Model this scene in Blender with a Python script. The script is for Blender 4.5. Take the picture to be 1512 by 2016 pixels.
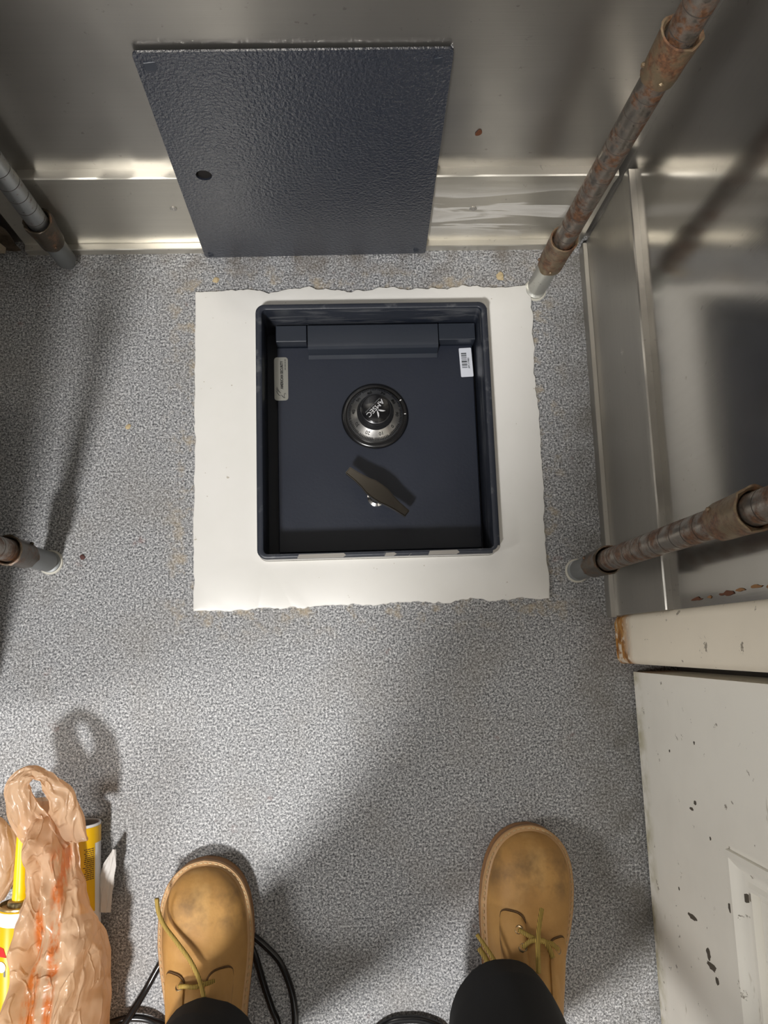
import bpy, bmesh, math, random
from mathutils import Vector, Matrix, noise
R = math.radians
PI = math.pi
H90 = PI / 2
for o in list(bpy.data.objects):
    bpy.data.objects.remove(o)
C = bpy.context.scene
COL = C.collection

# ------------------------------------------------------------------ camera
cam_d = bpy.data.cameras.new('camera')
cam_d.sensor_fit = 'VERTICAL'
cam_d.sensor_height = 36
cam_d.lens = 1600 / 2016 * 36
cam_d.clip_start = .02
cam = bpy.data.objects.new('camera', cam_d)
COL.objects.link(cam)
right = Vector((.9987, -.0322, .0392))
up = Vector((.0254, .9864, .1622))
back = Vector((-.0439, -.1610, .9860))
cam.matrix_world = Matrix(((right.x, up.x, back.x, 0), (right.y, up.y, back.y, 0), (right.z, up.z, back.z, 1.05), (0, 0, 0, 1)))
C.camera = cam

# ------------------------------------------------------------------ world, lamps, exposure
wd = bpy.data.worlds.new('world')
C.world = wd
wd.use_nodes = True
wd.node_tree.nodes['Background'].inputs[0].default_value = (.9, .93, 1, 1)
wd.node_tree.nodes['Background'].inputs[1].default_value = .02
C.view_settings.view_transform = 'Standard'
C.view_settings.look = 'None'
C.view_settings.gamma = 1
C.view_settings.use_curve_mapping = False
C.view_settings.exposure = 0.0


def area_lamp(name, loc, target, sx, sy, power, col, shape='RECTANGLE'):
    l = bpy.data.lights.new(name, 'AREA')
    l.shape = shape
    l.size = sx
    l.size_y = sy
    l.energy = power
    l.color = col
    o = bpy.data.objects.new(name, l)
    COL.objects.link(o)
    o.location = loc
    o.rotation_euler = (Vector(target) - Vector(loc)).to_track_quat('-Z', 'Y').to_euler()
    return o


KEY = area_lamp('ceiling_lamp', (-.65, -1.20, 2.36), (-.1, 0, 0), .26, .26, 72, (1, .985, .965), 'ELLIPSE')
FILL = area_lamp('overhead_fill_lamp', (-.1, -.35, 2.38), (-.1, -.1, 0), 1.0, .3, .6, (1, .97, .93))  # added weak overhead fill, no second fixture known
SIDE = area_lamp('side_fill_lamp', (-2.1, -.45, 1.75), (.1, -.3, .1), .5, .5, 32, (1, .98, .95))  # side light added to brighten the door, its source unseen

# added low fill from behind, shining in through a made-up doorway
REAR = area_lamp('rear_fill_lamp', (-.57, -1.70, 1.0), (-.50, 0, .75), .36, 1.5, 3, (1, .97, .93))


# ------------------------------------------------------------------ material helpers
class M:
    def __init__(s, name, base=(.5, .5, .5), rough=.5, metal=0., **kw):
        s.m = bpy.data.materials.new(name)
        s.m.use_nodes = True
        s.t = s.m.node_tree
        s.b = s.t.nodes['Principled BSDF']
        s.b.inputs['Base Color'].default_value = (*base, 1)
        s.b.inputs['Roughness'].default_value = rough
        s.b.inputs['Metallic'].default_value = metal
        for k, v in kw.items():
            s.b.inputs[k.replace('_', ' ')].default_value = v
        s.tc = s.n('ShaderNodeTexCoord')
        s.co = s.tc.outputs['Object']
        s.col = None
        s.base = base

    def n(s, t, **kw):
        x = s.t.nodes.new(t)
        for k, v in kw.items():
            setattr(x, k, v)
        return x

    def l(s, a, b):
        s.t.links.new(a, b)

    def mapped(s, scale):
        mp = s.n('ShaderNodeMapping')
        mp.inputs['Scale'].default_value = scale
        s.l(s.co, mp.inputs['Vector'])
        return mp.outputs[0]

    def noise(s, scale, detail=3, rough=.55, stretch=None, dist=0.):
        x = s.n('ShaderNodeTexNoise')
        x.inputs['Scale'].default_value = scale
        x.inputs['Detail'].default_value = detail
        x.inputs['Roughness'].default_value = rough
        x.inputs['Distortion'].default_value = dist
        s.l(s.mapped(stretch) if stretch else s.co, x.inputs['Vector'])
        return x.outputs[0]

    def ramp(s, fac, stops, interp='LINEAR'):
        x = s.n('ShaderNodeValToRGB')
        x.color_ramp.interpolation = interp
        e = x.color_ramp.elements
        while len(e) < len(stops):
            e.new(.5)
        for el, (p, c) in zip(e, stops):
            el.position = p
            el.color = (c, c, c, 1) if isinstance(c, (int, float)) else (*c, 1)
        s.l(fac, x.inputs[0])
        return x.outputs[0]

    def math(s, op, a, b=None):
        x = s.n('ShaderNodeMath', operation=op, use_clamp=True)
        for i, v in enumerate((a, b)):
            if v is None:
                continue
            if isinstance(v, (int, float)):
                x.inputs[i].default_value = v
            else:
                s.l(v, x.inputs[i])
        return x.outputs[0]

    def xyz(s):
        x = s.n('ShaderNodeSeparateXYZ')
        s.l(s.co, x.inputs[0])
        return x.outputs

    def band(s, v, a, b, soft):
        """1 between a and b along the object coordinate v"""
        m1 = s.n('ShaderNodeMapRange')
        for i, q in ((1, a - soft), (2, a + soft), (3, 0), (4, 1)):
            m1.inputs[i].default_value = q
        m2 = s.n('ShaderNodeMapRange')
        for i, q in ((1, b - soft), (2, b + soft), (3, 1), (4, 0)):
            m2.inputs[i].default_value = q
        s.l(v, m1.inputs[0])
        s.l(v, m2.inputs[0])
        return s.math('MULTIPLY', m1.outputs[0], m2.outputs[0])

    def mix(s, fac, col):
        """lay colour over what is there so far"""
        x = s.n('ShaderNodeMix', data_type='RGBA')
        if isinstance(fac, (int, float)):
            x.inputs[0].default_value = fac
        else:
            s.l(fac, x.inputs[0])
        if s.col is None:
            x.inputs[6].default_value = (*s.base, 1)
        else:
            s.l(s.col, x.inputs[6])
        if isinstance(col, tuple):
            x.inputs[7].default_value = (*col, 1)
        else:
            s.l(col, x.inputs[7])
        s.col = x.outputs[2]
        s.l(s.col, s.b.inputs['Base Color'])
        return s

    def setcol(s, c):
        s.col = c
        s.l(c, s.b.inputs['Base Color'])
        return s

    def drive(s, sock, v, lo=0., hi=1.):
        m1 = s.n('ShaderNodeMapRange')
        m1.inputs[3].default_value = lo
        m1.inputs[4].default_value = hi
        s.l(v, m1.inputs[0])
        s.l(m1.outputs[0], s.b.inputs[sock])
        return s

    def bump(s, h, strength=.3, dist=.001):
        x = s.n('ShaderNodeBump')
        x.inputs['Strength'].default_value = strength
        x.inputs['Distance'].default_value = dist
        s.l(h, x.inputs['Height'])
        s.l(x.outputs[0], s.b.inputs['Normal'])
        return s


# ------------------------------------------------------------------ materials
def mk_floor():
    m = M('speckled_vinyl', (.3, .3, .29), .55)
    n1 = m.noise(400, 4, .82, dist=.2)
    c = m.ramp(n1, [(.37, (.018, .019, .022)), (.44, (.11, .113, .12)), (.50, (.255, .26, .268)), (.56, (.42, .42, .425)), (.63, (.72, .72, .715))])
    m.setcol(c)
    d = m.noise(9, 4, .6)
    m.mix(m.math('MULTIPLY', m.ramp(d, [(.48, 0.), (.72, 1.)]), .30), (.20, .175, .14))
    r = m.noise(31, 3, .5)
    m.mix(m.math('MULTIPLY', m.ramp(r, [(.70, 0.), (.76, 1.)]), .35), (.21, .09, .07))
    x, y, z = m.xyz()
    near = m.math('MULTIPLY', m.band(x, -.225, .285, .02), m.band(y, .028, .505, .02))
    m.mix(m.math('MULTIPLY', near, m.ramp(m.noise(38, 5, .65), [(.52, 0.), (.66, .75)])), (.36, .29, .19))
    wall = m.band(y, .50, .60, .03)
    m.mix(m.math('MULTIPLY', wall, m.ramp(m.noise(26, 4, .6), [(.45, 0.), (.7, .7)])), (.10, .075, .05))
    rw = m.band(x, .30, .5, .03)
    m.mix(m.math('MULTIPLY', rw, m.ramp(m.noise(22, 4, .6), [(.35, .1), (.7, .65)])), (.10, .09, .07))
    m.bump(n1, .12, .001)
    return m.m


def mk_metal(name, base, rough, axis, grime=.4, fb=.3, wave=.22):
    m = M(name, base, rough, .92)
    st = [(3, 220, 220), (220, 3, 220), (220, 220, 3)][axis]
    g = m.noise(1, 3, .6, st)
    big = m.noise(3.2, 4, .55)
    m.mix(m.ramp(g, [(.3, 0.), (.75, .30)]), tuple(min(1, c * 1.18) for c in base))
    m.mix(m.math('MULTIPLY', m.ramp(big, [(.42, 0.), (.68, 1.)]), grime), tuple(c * .66 for c in base))
    spots = m.noise(120, 3, .6)
    m.mix(m.math('MULTIPLY', m.ramp(spots, [(.68, 0.), (.74, 1.)]), .35), (.12, .10, .08))
    rr = m.n('ShaderNodeMix')
    m.l(m.noise(4.5, 3, .5), rr.inputs[0])
    rr.inputs[2].default_value = rough * .75
    rr.inputs[3].default_value = rough * 1.4
    m.l(rr.outputs[0], m.b.inputs['Roughness'])
    fine = m.noise(4, 2, .6, st)
    b1 = m.n('ShaderNodeBump')
    b1.inputs['Strength'].default_value = fb
    b1.inputs['Distance'].default_value = .00022
    m.l(fine, b1.inputs['Height'])
    b2 = m.n('ShaderNodeBump')
    b2.inputs['Strength'].default_value = wave
    b2.inputs['Distance'].default_value = .018
    m.l(m.noise(5.5, 2, .5), b2.inputs['Height'])
    m.l(b1.outputs[0], b2.inputs['Normal'])
    m.l(b2.outputs[0], m.b.inputs['Normal'])
    return m


def mk_baseboard(name, axis, plaster):
    m = mk_metal(name, (.66, .63, .56) if plaster else (.47, .45, .41), .36, axis, .35)
    if plaster:
        x, y, z = m.xyz()
        zone = m.math('MULTIPLY', m.band(x, .10, .31, .02), m.band(z, .035, .135, .018))
        sm = m.ramp(m.noise(9, 4, .55, (.5, 1, 2.6), .6), [(.50, 0.), (.53, .75), (.64, .35), (.66, .85)])
        f = m.math('MULTIPLY', zone, sm)
        m.mix(f, (.72, .70, .66))
        m.l(m.math('SUBTRACT', .92, f), m.b.inputs['Metallic'])
    return m.m


def mk_rust(name, base, amount, metal=.9, rough=.32):
    m = M(name, base, rough, metal)
    n1 = m.noise(55, 5, .65)
    n2 = m.noise(240, 3, .6)
    lo = .62 - amount * .3
    f = m.ramp(n1, [(lo, 0.), (lo + .16, 1.)])
    m.mix(f, m.ramp(n2, [(.3, (.055, .028, .016)), (.52, (.125, .060, .030)), (.7, (.22, .10, .045))]))
    m.mix(m.ramp(n2, [(.66, 0.), (.72, .8)]), (.04, .03, .025))
    m.l(m.math('SUBTRACT', metal, m.math('MULTIPLY', f, .7)), m.b.inputs['Metallic'])
    m.drive('Roughness', f, rough, .55)
    m.bump(m.noise(300, 3, .6), .3, .0006)
    return m.m


def mk_navy(name, base=(.016, .020, .031), rough=.42, bump=.55, scale=340, wear=None, bd=.0012, coat=0.):
    m = M(name, base, rough, 0.)
    n1 = m.noise(scale, 2, .5)
    if wear:
        st, amt, col = wear
        f = m.ramp(m.noise(1, 4, .65, st, .8), [(.52, 0.), (.72, amt)])
        m.mix(f, col)
    b = m.noise(18, 3, .5)
    m.drive('Roughness', b, rough - .06, rough + .12)
    m.b.inputs['Coat Weight'].default_value = coat
    m.b.inputs['Coat Roughness'].default_value = .07
    m.b.inputs['Coat IOR'].default_value = 1.6
    m.bump(n1, bump, bd)
    if coat:
        m.l(m.b.inputs['Normal'].links[0].from_socket, m.b.inputs['Coat Normal'])
    return m.m


def mk_rim():
    m = M('navy_rim_paint', (.018, .022, .033), .35, 0.)
    x, y, z = m.xyz()
    # white grout smeared low on the outside and dried on the inner faces
    low = m.band(z, -.05, .014, .004)
    out = m.math('SUBTRACT', 1., m.math('MULTIPLY', m.band(x, -.111, .188, .001), m.band(y, .1135, .4455, .001)))
    m.mix(m.math('MULTIPLY', low, out), (.74, .73, .70))
    st = m.ramp(m.noise(1, 4, .65, (9, 9, 60), .8), [(.50, 0.), (.72, .5)])
    ins = m.math('MULTIPLY', m.band(z, -.03, .024, .004), m.math('MULTIPLY', m.band(x, -.10, .1865, .002), m.band(y, .12, .444, .002)))
    m.mix(m.math('MULTIPLY', ins, st), (.26, .265, .27))
    top = m.band(z, .0262, .05, .0004)
    m.mix(m.math('MULTIPLY', top, m.ramp(m.noise(50, 4, .6), [(.58, 0.), (.68, .45)])), (.14, .145, .15))
    m.drive('Roughness', m.noise(40, 3, .5), .28, .5)
    m.bump(m.noise(200, 3, .5), .15, .001)
    return m.m


def mk_paint(name, base, rust_edge=False):
    m = M(name, base, .42)
    m.mix(m.math('MULTIPLY', m.ramp(m.noise(7, 4, .6), [(.45, 0.), (.75, 1.)]), .35), tuple(c * .78 for c in base))
    m.mix(m.ramp(m.noise(52, 4, .7, (1, 1, 1)), [(.66, 0.), (.69, .8)]), (.16, .13, .09))
    m.mix(m.ramp(m.noise(30, 4, .7, (1, .35, 1)), [(.68, 0.), (.72, .5)]), (.30, .26, .16))
    x, y, z = m.xyz()
    if rust_edge:
        e = m.math('ADD', m.band(z, -.1, .050, .018), m.math('MULTIPLY', m.band(y, -.06, -.022, .004), m.band(z, -.1, .045, .010)))
        e = m.math('MULTIPLY', e, m.ramp(m.noise(60, 4, .6), [(.40, .25), (.46, 1.)]))
        m.mix(e, m.ramp(m.noise(90, 3, .6), [(.3, (.16, .06, .010)), (.5, (.42, .18, .03)), (.62, (.50, .26, .07)), (.72, (.62, .55, .40))]))
    else:
        e = m.math('MULTIPLY', m.band(z, -.1, .022, .014), m.ramp(m.noise(34, 4, .6), [(.40, 0.), (.62, .8)]))
        m.mix(e, (.36, .32, .16))
    m.bump(m.noise(40, 4, .6), .12, .002)
    return m.m


def mk_leather():
    m = M('tan_nubuck', (.47, .255, .075), .62)
    m.mix(m.ramp(m.noise(16, 4, .6), [(.38, 0.), (.66, .55)]), (.32, .155, .04))
    m.mix(m.ramp(m.noise(24, 4, .6, (1, .5, 1)), [(.55, 0.), (.72, .5)]), (.58, .36, .14))
    x, y, z = m.xyz()
    toe = m.band(y, .235, .284, .012)
    m.mix(m.math('MULTIPLY', toe, m.ramp(m.noise(26, 4, .65), [(.40, 0.), (.62, .75)])), (.17, .095, .035))
    m.mix(m.ramp(m.noise(130, 4, .7), [(.70, 0.), (.73, .8)]), (.10, .055, .02))
    f = m.math('ADD', m.noise(60, 4, .6), m.math('MULTIPLY', m.noise(500, 2, .5), .25))
    m.bump(f, .22, .0016)
    return m.m


def mk_bag(name, clear):
    m = M(name, (.80, .57, .37), .25)
    nt = m.t
    x, y, z = m.xyz()
    s1 = m.math('MULTIPLY', m.band(x, -.019, -.008, .002), m.band(y, -.02, .128, .008))
    s2 = m.math('MULTIPLY', m.band(x, .000, .010, .002), m.band(y, .005, .185, .008))
    f = m.math('MULTIPLY', m.math('ADD', s1, s2), m.ramp(m.noise(95, 4, .6, (1, .4, 1)), [(.40, 0.), (.56, .85)]))
    m.mix(m.ramp(m.noise(22, 3, .6), [(.4, 0.), (.7, .5)]), (.84, .64, .46))
    m.mix(f, (.82, .20, .015))
    tr = m.n('ShaderNodeBsdfTranslucent')
    m.l(m.col, tr.inputs[0])
    tp = m.n('ShaderNodeBsdfTransparent')
    tp.inputs[0].default_value = (.96, .82, .66, 1)
    a = m.n('ShaderNodeMixShader')
    a.inputs[0].default_value = .48
    m.l(m.b.outputs[0], a.inputs[1])
    m.l(tr.outputs[0], a.inputs[2])
    b = m.n('ShaderNodeMixShader')
    b.inputs[0].default_value = clear
    m.l(a.outputs[0], b.inputs[1])
    m.l(tp.outputs[0], b.inputs[2])
    m.l(b.outputs[0], nt.nodes['Material Output'].inputs[0])
    # hair creases: the zero lines of a warped noise make sharp little ridges
    k1 = m.n('ShaderNodeMath', operation='ABSOLUTE')
    k0 = m.n('ShaderNodeMath', operation='SUBTRACT')
    k0.inputs[1].default_value = .5
    m.l(m.noise(42, 1, .4, (1, .45, 1), .8), k0.inputs[0])
    m.l(k0.outputs[0], k1.inputs[0])
    m.bump(m.ramp(k1.outputs[0], [(0., 1.), (.05, .25), (.3, 0.)]), .6, .003)
    return m.m


def mk_white_patch():
    m = M('white_grout', (.74, .725, .69), .38)
    m.mix(m.ramp(m.noise(10, 4, .6), [(.4, 0.), (.7, .35)]), (.66, .65, .60))
    m.mix(m.ramp(m.noise(160, 2, .5), [(.755, 0.), (.77, .7)]), (.35, .30, .22))
    m.bump(m.noise(14, 3, .5), .10, .004)
    return m.m


def mk_lace():
    m = M('brown_yellow_lace', (.16, .10, .02), .75)
    w = m.n('ShaderNodeTexWave')
    w.inputs['Scale'].default_value = 190
    m.l(m.co, w.inputs[0])
    m.mix(m.ramp(w.outputs[1], [(.45, 0.), (.6, .85)]), (.52, .36, .07))
    return m.m


MAT = dict(
    floor=mk_floor(),
    wall_back=mk_metal('brushed_steel_back', (.44, .42, .385), .30, 0, .5).m,
    wall_right=mk_metal('brushed_steel_right', (.42, .405, .38), .15, 2, .5, .05, .06).m,
    base_back=mk_baseboard('bright_steel_back', 0, True),
    base_right=mk_baseboard('bright_steel_right', 1, False),
    plain_wall=M('plain_wall_paint', (.20, .19, .18), .7).m,
    ceil=M('ceiling_paint', (.28, .27, .26), .7).m,
    rot=None,
    navy=mk_navy('navy_panel_enamel', rough=.30, bump=.8, scale=290, bd=.0017, coat=1.),
    door_navy=mk_navy('navy_door_enamel', (.013, .017, .029), .38, .12, 260),
    hinge=mk_navy('navy_hinge_enamel', (.020, .025, .036), .36, .12, 120),
    well=M('well_black', (.012, .013, .016), .6).m,
    rim=mk_rim(),
    chip=M('bare_scraped_steel', (.42, .40, .37), .35, .6).m,
    black=M('black_dial_plastic', (.008, .008, .009), .22).m,
    blackcap=M('black_cap', (.006, .006, .007), .16).m,
    gun=M('gunmetal_knob', (.10, .10, .105), .24, .85).m,
    chrome=M('chrome', (.72, .71, .69), .14, 1.).m,
    dial_chrome=M('dial_chrome', (.60, .59, .57), .27, .95).m,
    groove=M('groove_dark', (.035, .025, .018), .7, .2).m,
    seam=M('dark_seam', (.10, .05, .015), .8).m,
    chip_dark=M('dark_primer', (.085, .072, .055), .7).m,
    torn=M('torn_board_paper', (.40, .33, .24), .8).m,
    rust_tan=M('tan_rust', (.26, .13, .05), .8).m,
    satin=M('satin_nickel', (.17, .155, .135), .18, 1.).m,
    ink=M('black_ink', (.01, .01, .01), .5).m,
    silver_ink=M('silver_ink', (.60, .60, .62), .4, .2).m,
    white_ink=M('white_ink', (.8, .8, .8), .5).m,
    plate=M('brushed_nameplate', (.34, .34, .31), .34, .7).m,
    sticker=M('white_sticker', (.66, .68, .74), .45).m,
    sticker_ink=M('sticker_ink', (.03, .035, .04), .5).m,
    patch=mk_white_patch(),
    casing=mk_paint('cream_casing_paint', (.84, .76, .62), True),
    door_paint=mk_paint('white_door_paint', (.84, .81, .73)),
    gap=M('door_gap_black', (.012, .010, .008), .8).m,
    post_rust=mk_rust('rusty_chrome_shaft', (.28, .25, .215), .66),
    post_clean=mk_rust('dull_chrome_shaft', (.36, .37, .37), .12),
    sleeve_rust=mk_rust('rusty_sleeve', (.22, .165, .10), .72, .6, .42),
    sleeve_dark=mk_rust('dark_brown_sleeve', (.075, .058, .040), .38, .6, .32),
    foot_grey=M('grey_foot_cap', (.20, .21, .21), .45, .3).m,
    foot_zinc=mk_rust('worn_zinc_foot', (.50, .50, .46), .05, .7, .38),
    pale=M('pale_foot_disc', (.55, .53, .46), .5).m,
    steel=M('zinc_steel', (.55, .53, .49), .3, .9).m,
    leather=mk_leather(),
    sole=M('gum_rubber_sole', (.28, .135, .05), .55).m,
    welt=M('tan_welt', (.46, .27, .12), .55).m,
    thread=M('pale_thread', (.52, .40, .22), .7).m,
    lace=mk_lace(),
    eyelet=M('brass_eyelet', (.22, .16, .09), .35, .8).m,
    hole=M('dark_hole', (.008, .006, .005), .9).m,
    trouser=None,
    jacket=M('dark_jacket_cloth', (.03, .03, .035), .85).m,
    skin=M('skin', (.50, .31, .22), .55).m,
    cable=M('black_cable_sheath', (.010, .010, .011), .22).m,
    bag=mk_bag('tan_carrier_film', .20),
    bag_thin=mk_bag('tan_single_film', .26),
    yellow=M('yellow_print', (.80, .46, .002), .32).m,
    nozzle=M('yellow_nozzle', (.84, .56, .002), .30).m,
    tube_white=M('white_print', (.74, .74, .74), .3).m,
    tube_grey=M('cardboard_grey', (.30, .29, .27), .7).m,
    brass=M('tin_collar', (.42, .33, .17), .3, .8).m,
    red=M('red_print', (.60, .02, .02), .4).m,
    printgrey=M('grey_print', (.18, .19, .20), .5).m,
    paper=M('frosted_paper', (.52, .50, .47), .5).m,
    tan_crumb=M('tan_crumb', (.48, .38, .22), .8).m,
    rust_spot=M('rust_spot', (.11, .035, .012), .7).m,
    crumb_dark=M('dark_crumb', (.09, .035, .03), .8).m,
)
_m = M('rotten_board', (.10, .075, .05), .85)
_m.mix(_m.ramp(_m.noise(30, 5, .65), [(.45, 0.), (.62, 1.)]), (.045, .028, .016))
_m.mix(_m.ramp(_m.noise(45, 4, .6), [(.64, 0.), (.70, 1.)]), (.26, .13, .05))
_m.bump(_m.noise(70, 4, .6), .6, .004)
MAT['rot'] = _m.m
_m = M('black_twill', (.008, .008, .009), .85)
_m.bump(_m.noise(700, 2, .5), .15, .0006)
MAT['trouser'] = _m.m


# ------------------------------------------------------------------ object helpers
def link(name, mesh, parent=None):
    o = bpy.data.objects.new(name, mesh)
    COL.objects.link(o)
    if parent:
        o.parent = parent
    return o


def obj(name, bm, mat, parent=None, smooth=False, recalc=True):
    if recalc:
        bmesh.ops.recalc_face_normals(bm, faces=bm.faces)
    me = bpy.data.meshes.new(name)
    bm.to_mesh(me)
    bm.free()
    mats = mat if isinstance(mat, (list, tuple)) else [mat]
    for m in mats:
        me.materials.append(MAT[m] if isinstance(m, str) else m)
    if smooth:
        for p in me.polygons:
            p.use_smooth = True
        if smooth is not True:
            me.set_sharp_from_angle(angle=R(smooth))
    return link(name, me, parent)


def thing(name, loc, label, cat, group=None, rz=0):
    o = link(name, None)
    o.location = loc
    o.rotation_euler = (0, 0, rz)
    return tag(o, label, cat, group)


def tag(o, label, cat=None, group=None):
    o['label'] = label
    if cat:
        o['category'] = cat
    if group:
        o['group'] = group
    return o


def struct(o):
    o['kind'] = 'structure'
    return o


def box(bm, x0, x1, y0, y1, z0, z1, bev=0., mi=0, M4=None):
    v = [bm.verts.new(p) for p in ((x0, y0, z0), (x1, y0, z0), (x1, y1, z0), (x0, y1, z0), (x0, y0, z1), (x1, y0, z1), (x1, y1, z1), (x0, y1, z1))]
    fs = [bm.faces.new([v[i] for i in f]) for f in ((3, 2, 1, 0), (4, 5, 6, 7), (0, 1, 5, 4), (1, 2, 6, 5), (2, 3, 7, 6), (3, 0, 4, 7))]
    for f in fs:
        f.material_index = mi
    if M4:
        for q in v:
            q.co = M4 @ q.co
    if bev:
        es = list({e for f in fs for e in f.edges})
        bmesh.ops.bevel(bm, geom=es, offset=bev, segments=2, affect='EDGES', profile=.5)
    return v


def bbox(name, x0, x1, y0, y1, z0, z1, mat, parent=None, bev=0., **k):
    bm = bmesh.new()
    box(bm, x0, x1, y0, y1, z0, z1, bev)
    return obj(name, bm, mat, parent, **k)


def lathe(bm, prof, c=(0, 0), n=40, mi=0, cap0=True, cap1=True):
    """prof: list of (r, z), from bottom to top, around a vertical axis at c"""
    rings = []
    for r, z in prof:
        rings.append([bm.verts.new((c[0] + r * math.cos(2 * PI * k / n), c[1] + r * math.sin(2 * PI * k / n), z)) for k in range(n)])
    for a, b in zip(rings, rings[1:]):
        for k in range(n):
            f = bm.faces.new((a[k], a[(k + 1) % n], b[(k + 1) % n], b[k]))
            f.material_index = mi
    if cap0:
        bm.faces.new(rings[0][::-1]).material_index = mi
    if cap1:
        bm.faces.new(rings[-1]).material_index = mi
    return rings


def plate(bm, outer, holes=(), z0=0., z1=.001):
    """a flat plate with holes, from loops of (x, y)"""
    edges = []
    for lp in [outer] + list(holes):
        vs = [bm.verts.new((p[0], p[1], z1)) for p in lp]
        edges += [bm.edges.new((vs[i], vs[(i + 1) % len(vs)])) for i in range(len(vs))]
    r = bmesh.ops.triangle_fill(bm, use_beauty=True, use_dissolve=False, edges=edges)
    fs = [g for g in r['geom'] if isinstance(g, bmesh.types.BMFace)]
    if z0 != z1:
        e = bmesh.ops.extrude_face_region(bm, geom=fs)
        for g in e['geom']:
            if isinstance(g, bmesh.types.BMVert):
                g.co.z = z0


def rrect(x0, x1, y0, y1, r, n=6):
    out = []
    for cx, cy, a in ((x1 - r, y1 - r, 0), (x0 + r, y1 - r, 90), (x0 + r, y0 + r, 180), (x1 - r, y0 + r, 270)):
        for k in range(n + 1):
            t = R(a + 90 * k / n)
            out.append((cx + r * math.cos(t), cy + r * math.sin(t)))
    return out


def circ(cx, cy, r, n=28):
    return [(cx + r * math.cos(2 * PI * k / n), cy + r * math.sin(2 * PI * k / n)) for k in range(n)]


def catmull(P, sub=8):
    P = [Vector(p) for p in P]
    out = []
    for i in range(len(P) - 1):
        p0, p1, p2, p3 = P[max(0, i - 1)], P[i], P[i + 1], P[min(len(P) - 1, i + 2)]
        for k in range(sub):
            t = k / sub
            out.append(.5 * ((2 * p1) + (p2 - p0) * t + (2 * p0 - 5 * p1 + 4 * p2 - p3) * t * t + (3 * p1 - p0 - 3 * p2 + p3) * t ** 3))
    out.append(P[-1])
    return out


def tube(bm, pts, rad, n=10, flat=1., taper=None):
    """a swept tube; flat < 1 squashes it along the local up"""
    pts = [Vector(p) for p in pts]
    rings = []
    for i, p in enumerate(pts):
        d = (pts[min(i + 1, len(pts) - 1)] - pts[max(i - 1, 0)]).normalized()
        s = d.cross(Vector((0, 0, 1)))
        if s.length < 1e-4:
            s = Vector((1, 0, 0))
        s.normalize()
        u = s.cross(d)
        r = rad if not taper else rad * taper(i / (len(pts) - 1))
        rings.append([bm.verts.new(p + s * r * math.cos(2 * PI * k / n) + u * r * flat * math.sin(2 * PI * k / n)) for k in range(n)])
    for a, b in zip(rings, rings[1:]):
        for k in range(n):
            bm.faces.new((a[k], a[(k + 1) % n], b[(k + 1) % n], b[k]))
    bm.faces.new(rings[0][::-1])
    bm.faces.new(rings[-1])


def text(name, s, size, mat, parent, M4, align='CENTER', depth=.0001, sx=1., spacing=1., bold=0.):
    cu = bpy.data.curves.new(name, 'FONT')
    cu.body = s
    cu.size = size
    cu.align_x = align
    cu.align_y = 'CENTER'
    cu.extrude = depth
    cu.offset = bold
    cu.space_character = spacing
    cu.resolution_u = 3
    t = bpy.data.objects.new('temp', cu)
    COL.objects.link(t)
    me = bpy.data.meshes.new_from_object(t.evaluated_get(bpy.context.evaluated_depsgraph_get()))
    bpy.data.objects.remove(t)
    bpy.data.curves.remove(cu)
    me.transform(M4 @ Matrix.Diagonal((sx, 1, 1, 1)))
    me.materials.clear()
    me.materials.append(MAT[mat])
    me.name = name
    return link(name, me, parent)


def place(x, y, z, deg):
    return Matrix.Translation((x, y, z)) @ Matrix.Rotation(R(deg), 4, 'Z')


def fbm(p, s=1.):
    return noise.fractal(Vector(p) * s, 1., 2., 4)


# ================================================================== the room
WB, WR = .556, .345             # planes of the back and right walls
SX0, SX1, SY0, SY1 = -.116, .1925, .111, .4495     # the safe's rim

bm = bmesh.new()
plate(bm, [(-2.4, -2.1), (.62, -2.1), (.62, .62), (-2.4, .62)], [rrect(SX0 + .002, SX1 - .002, SY0 + .002, SY1 - .002, .008)], 0, 0)
for f in bm.faces:
    if f.normal.z < 0:
        f.normal_flip()
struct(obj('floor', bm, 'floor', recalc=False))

bm = bmesh.new()
box(bm, -2.4, WR + .05, WB, WB + .06, -.02, 2.45)
wb = struct(obj('wall_back', bm, 'wall_back'))
bm = bmesh.new()      # a small rust drip on the sheet
pts = [(.1548 + .0035 * math.cos(a) * (1 - .3 * math.sin(a)), WB - .0004, .2356 + .005 * math.sin(a) + .0015 * math.cos(a)) for a in [2 * PI * k / 14 for k in range(14)]]
bm.faces.new([bm.verts.new(p) for p in pts])
r = bmesh.ops.extrude_face_region(bm, geom=list(bm.faces))
for g in r['geom']:
    if isinstance(g, bmesh.types.BMVert):
        g.co.y -= .0006
obj('rust_drip', bm, 'rust_spot', wb)

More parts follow.
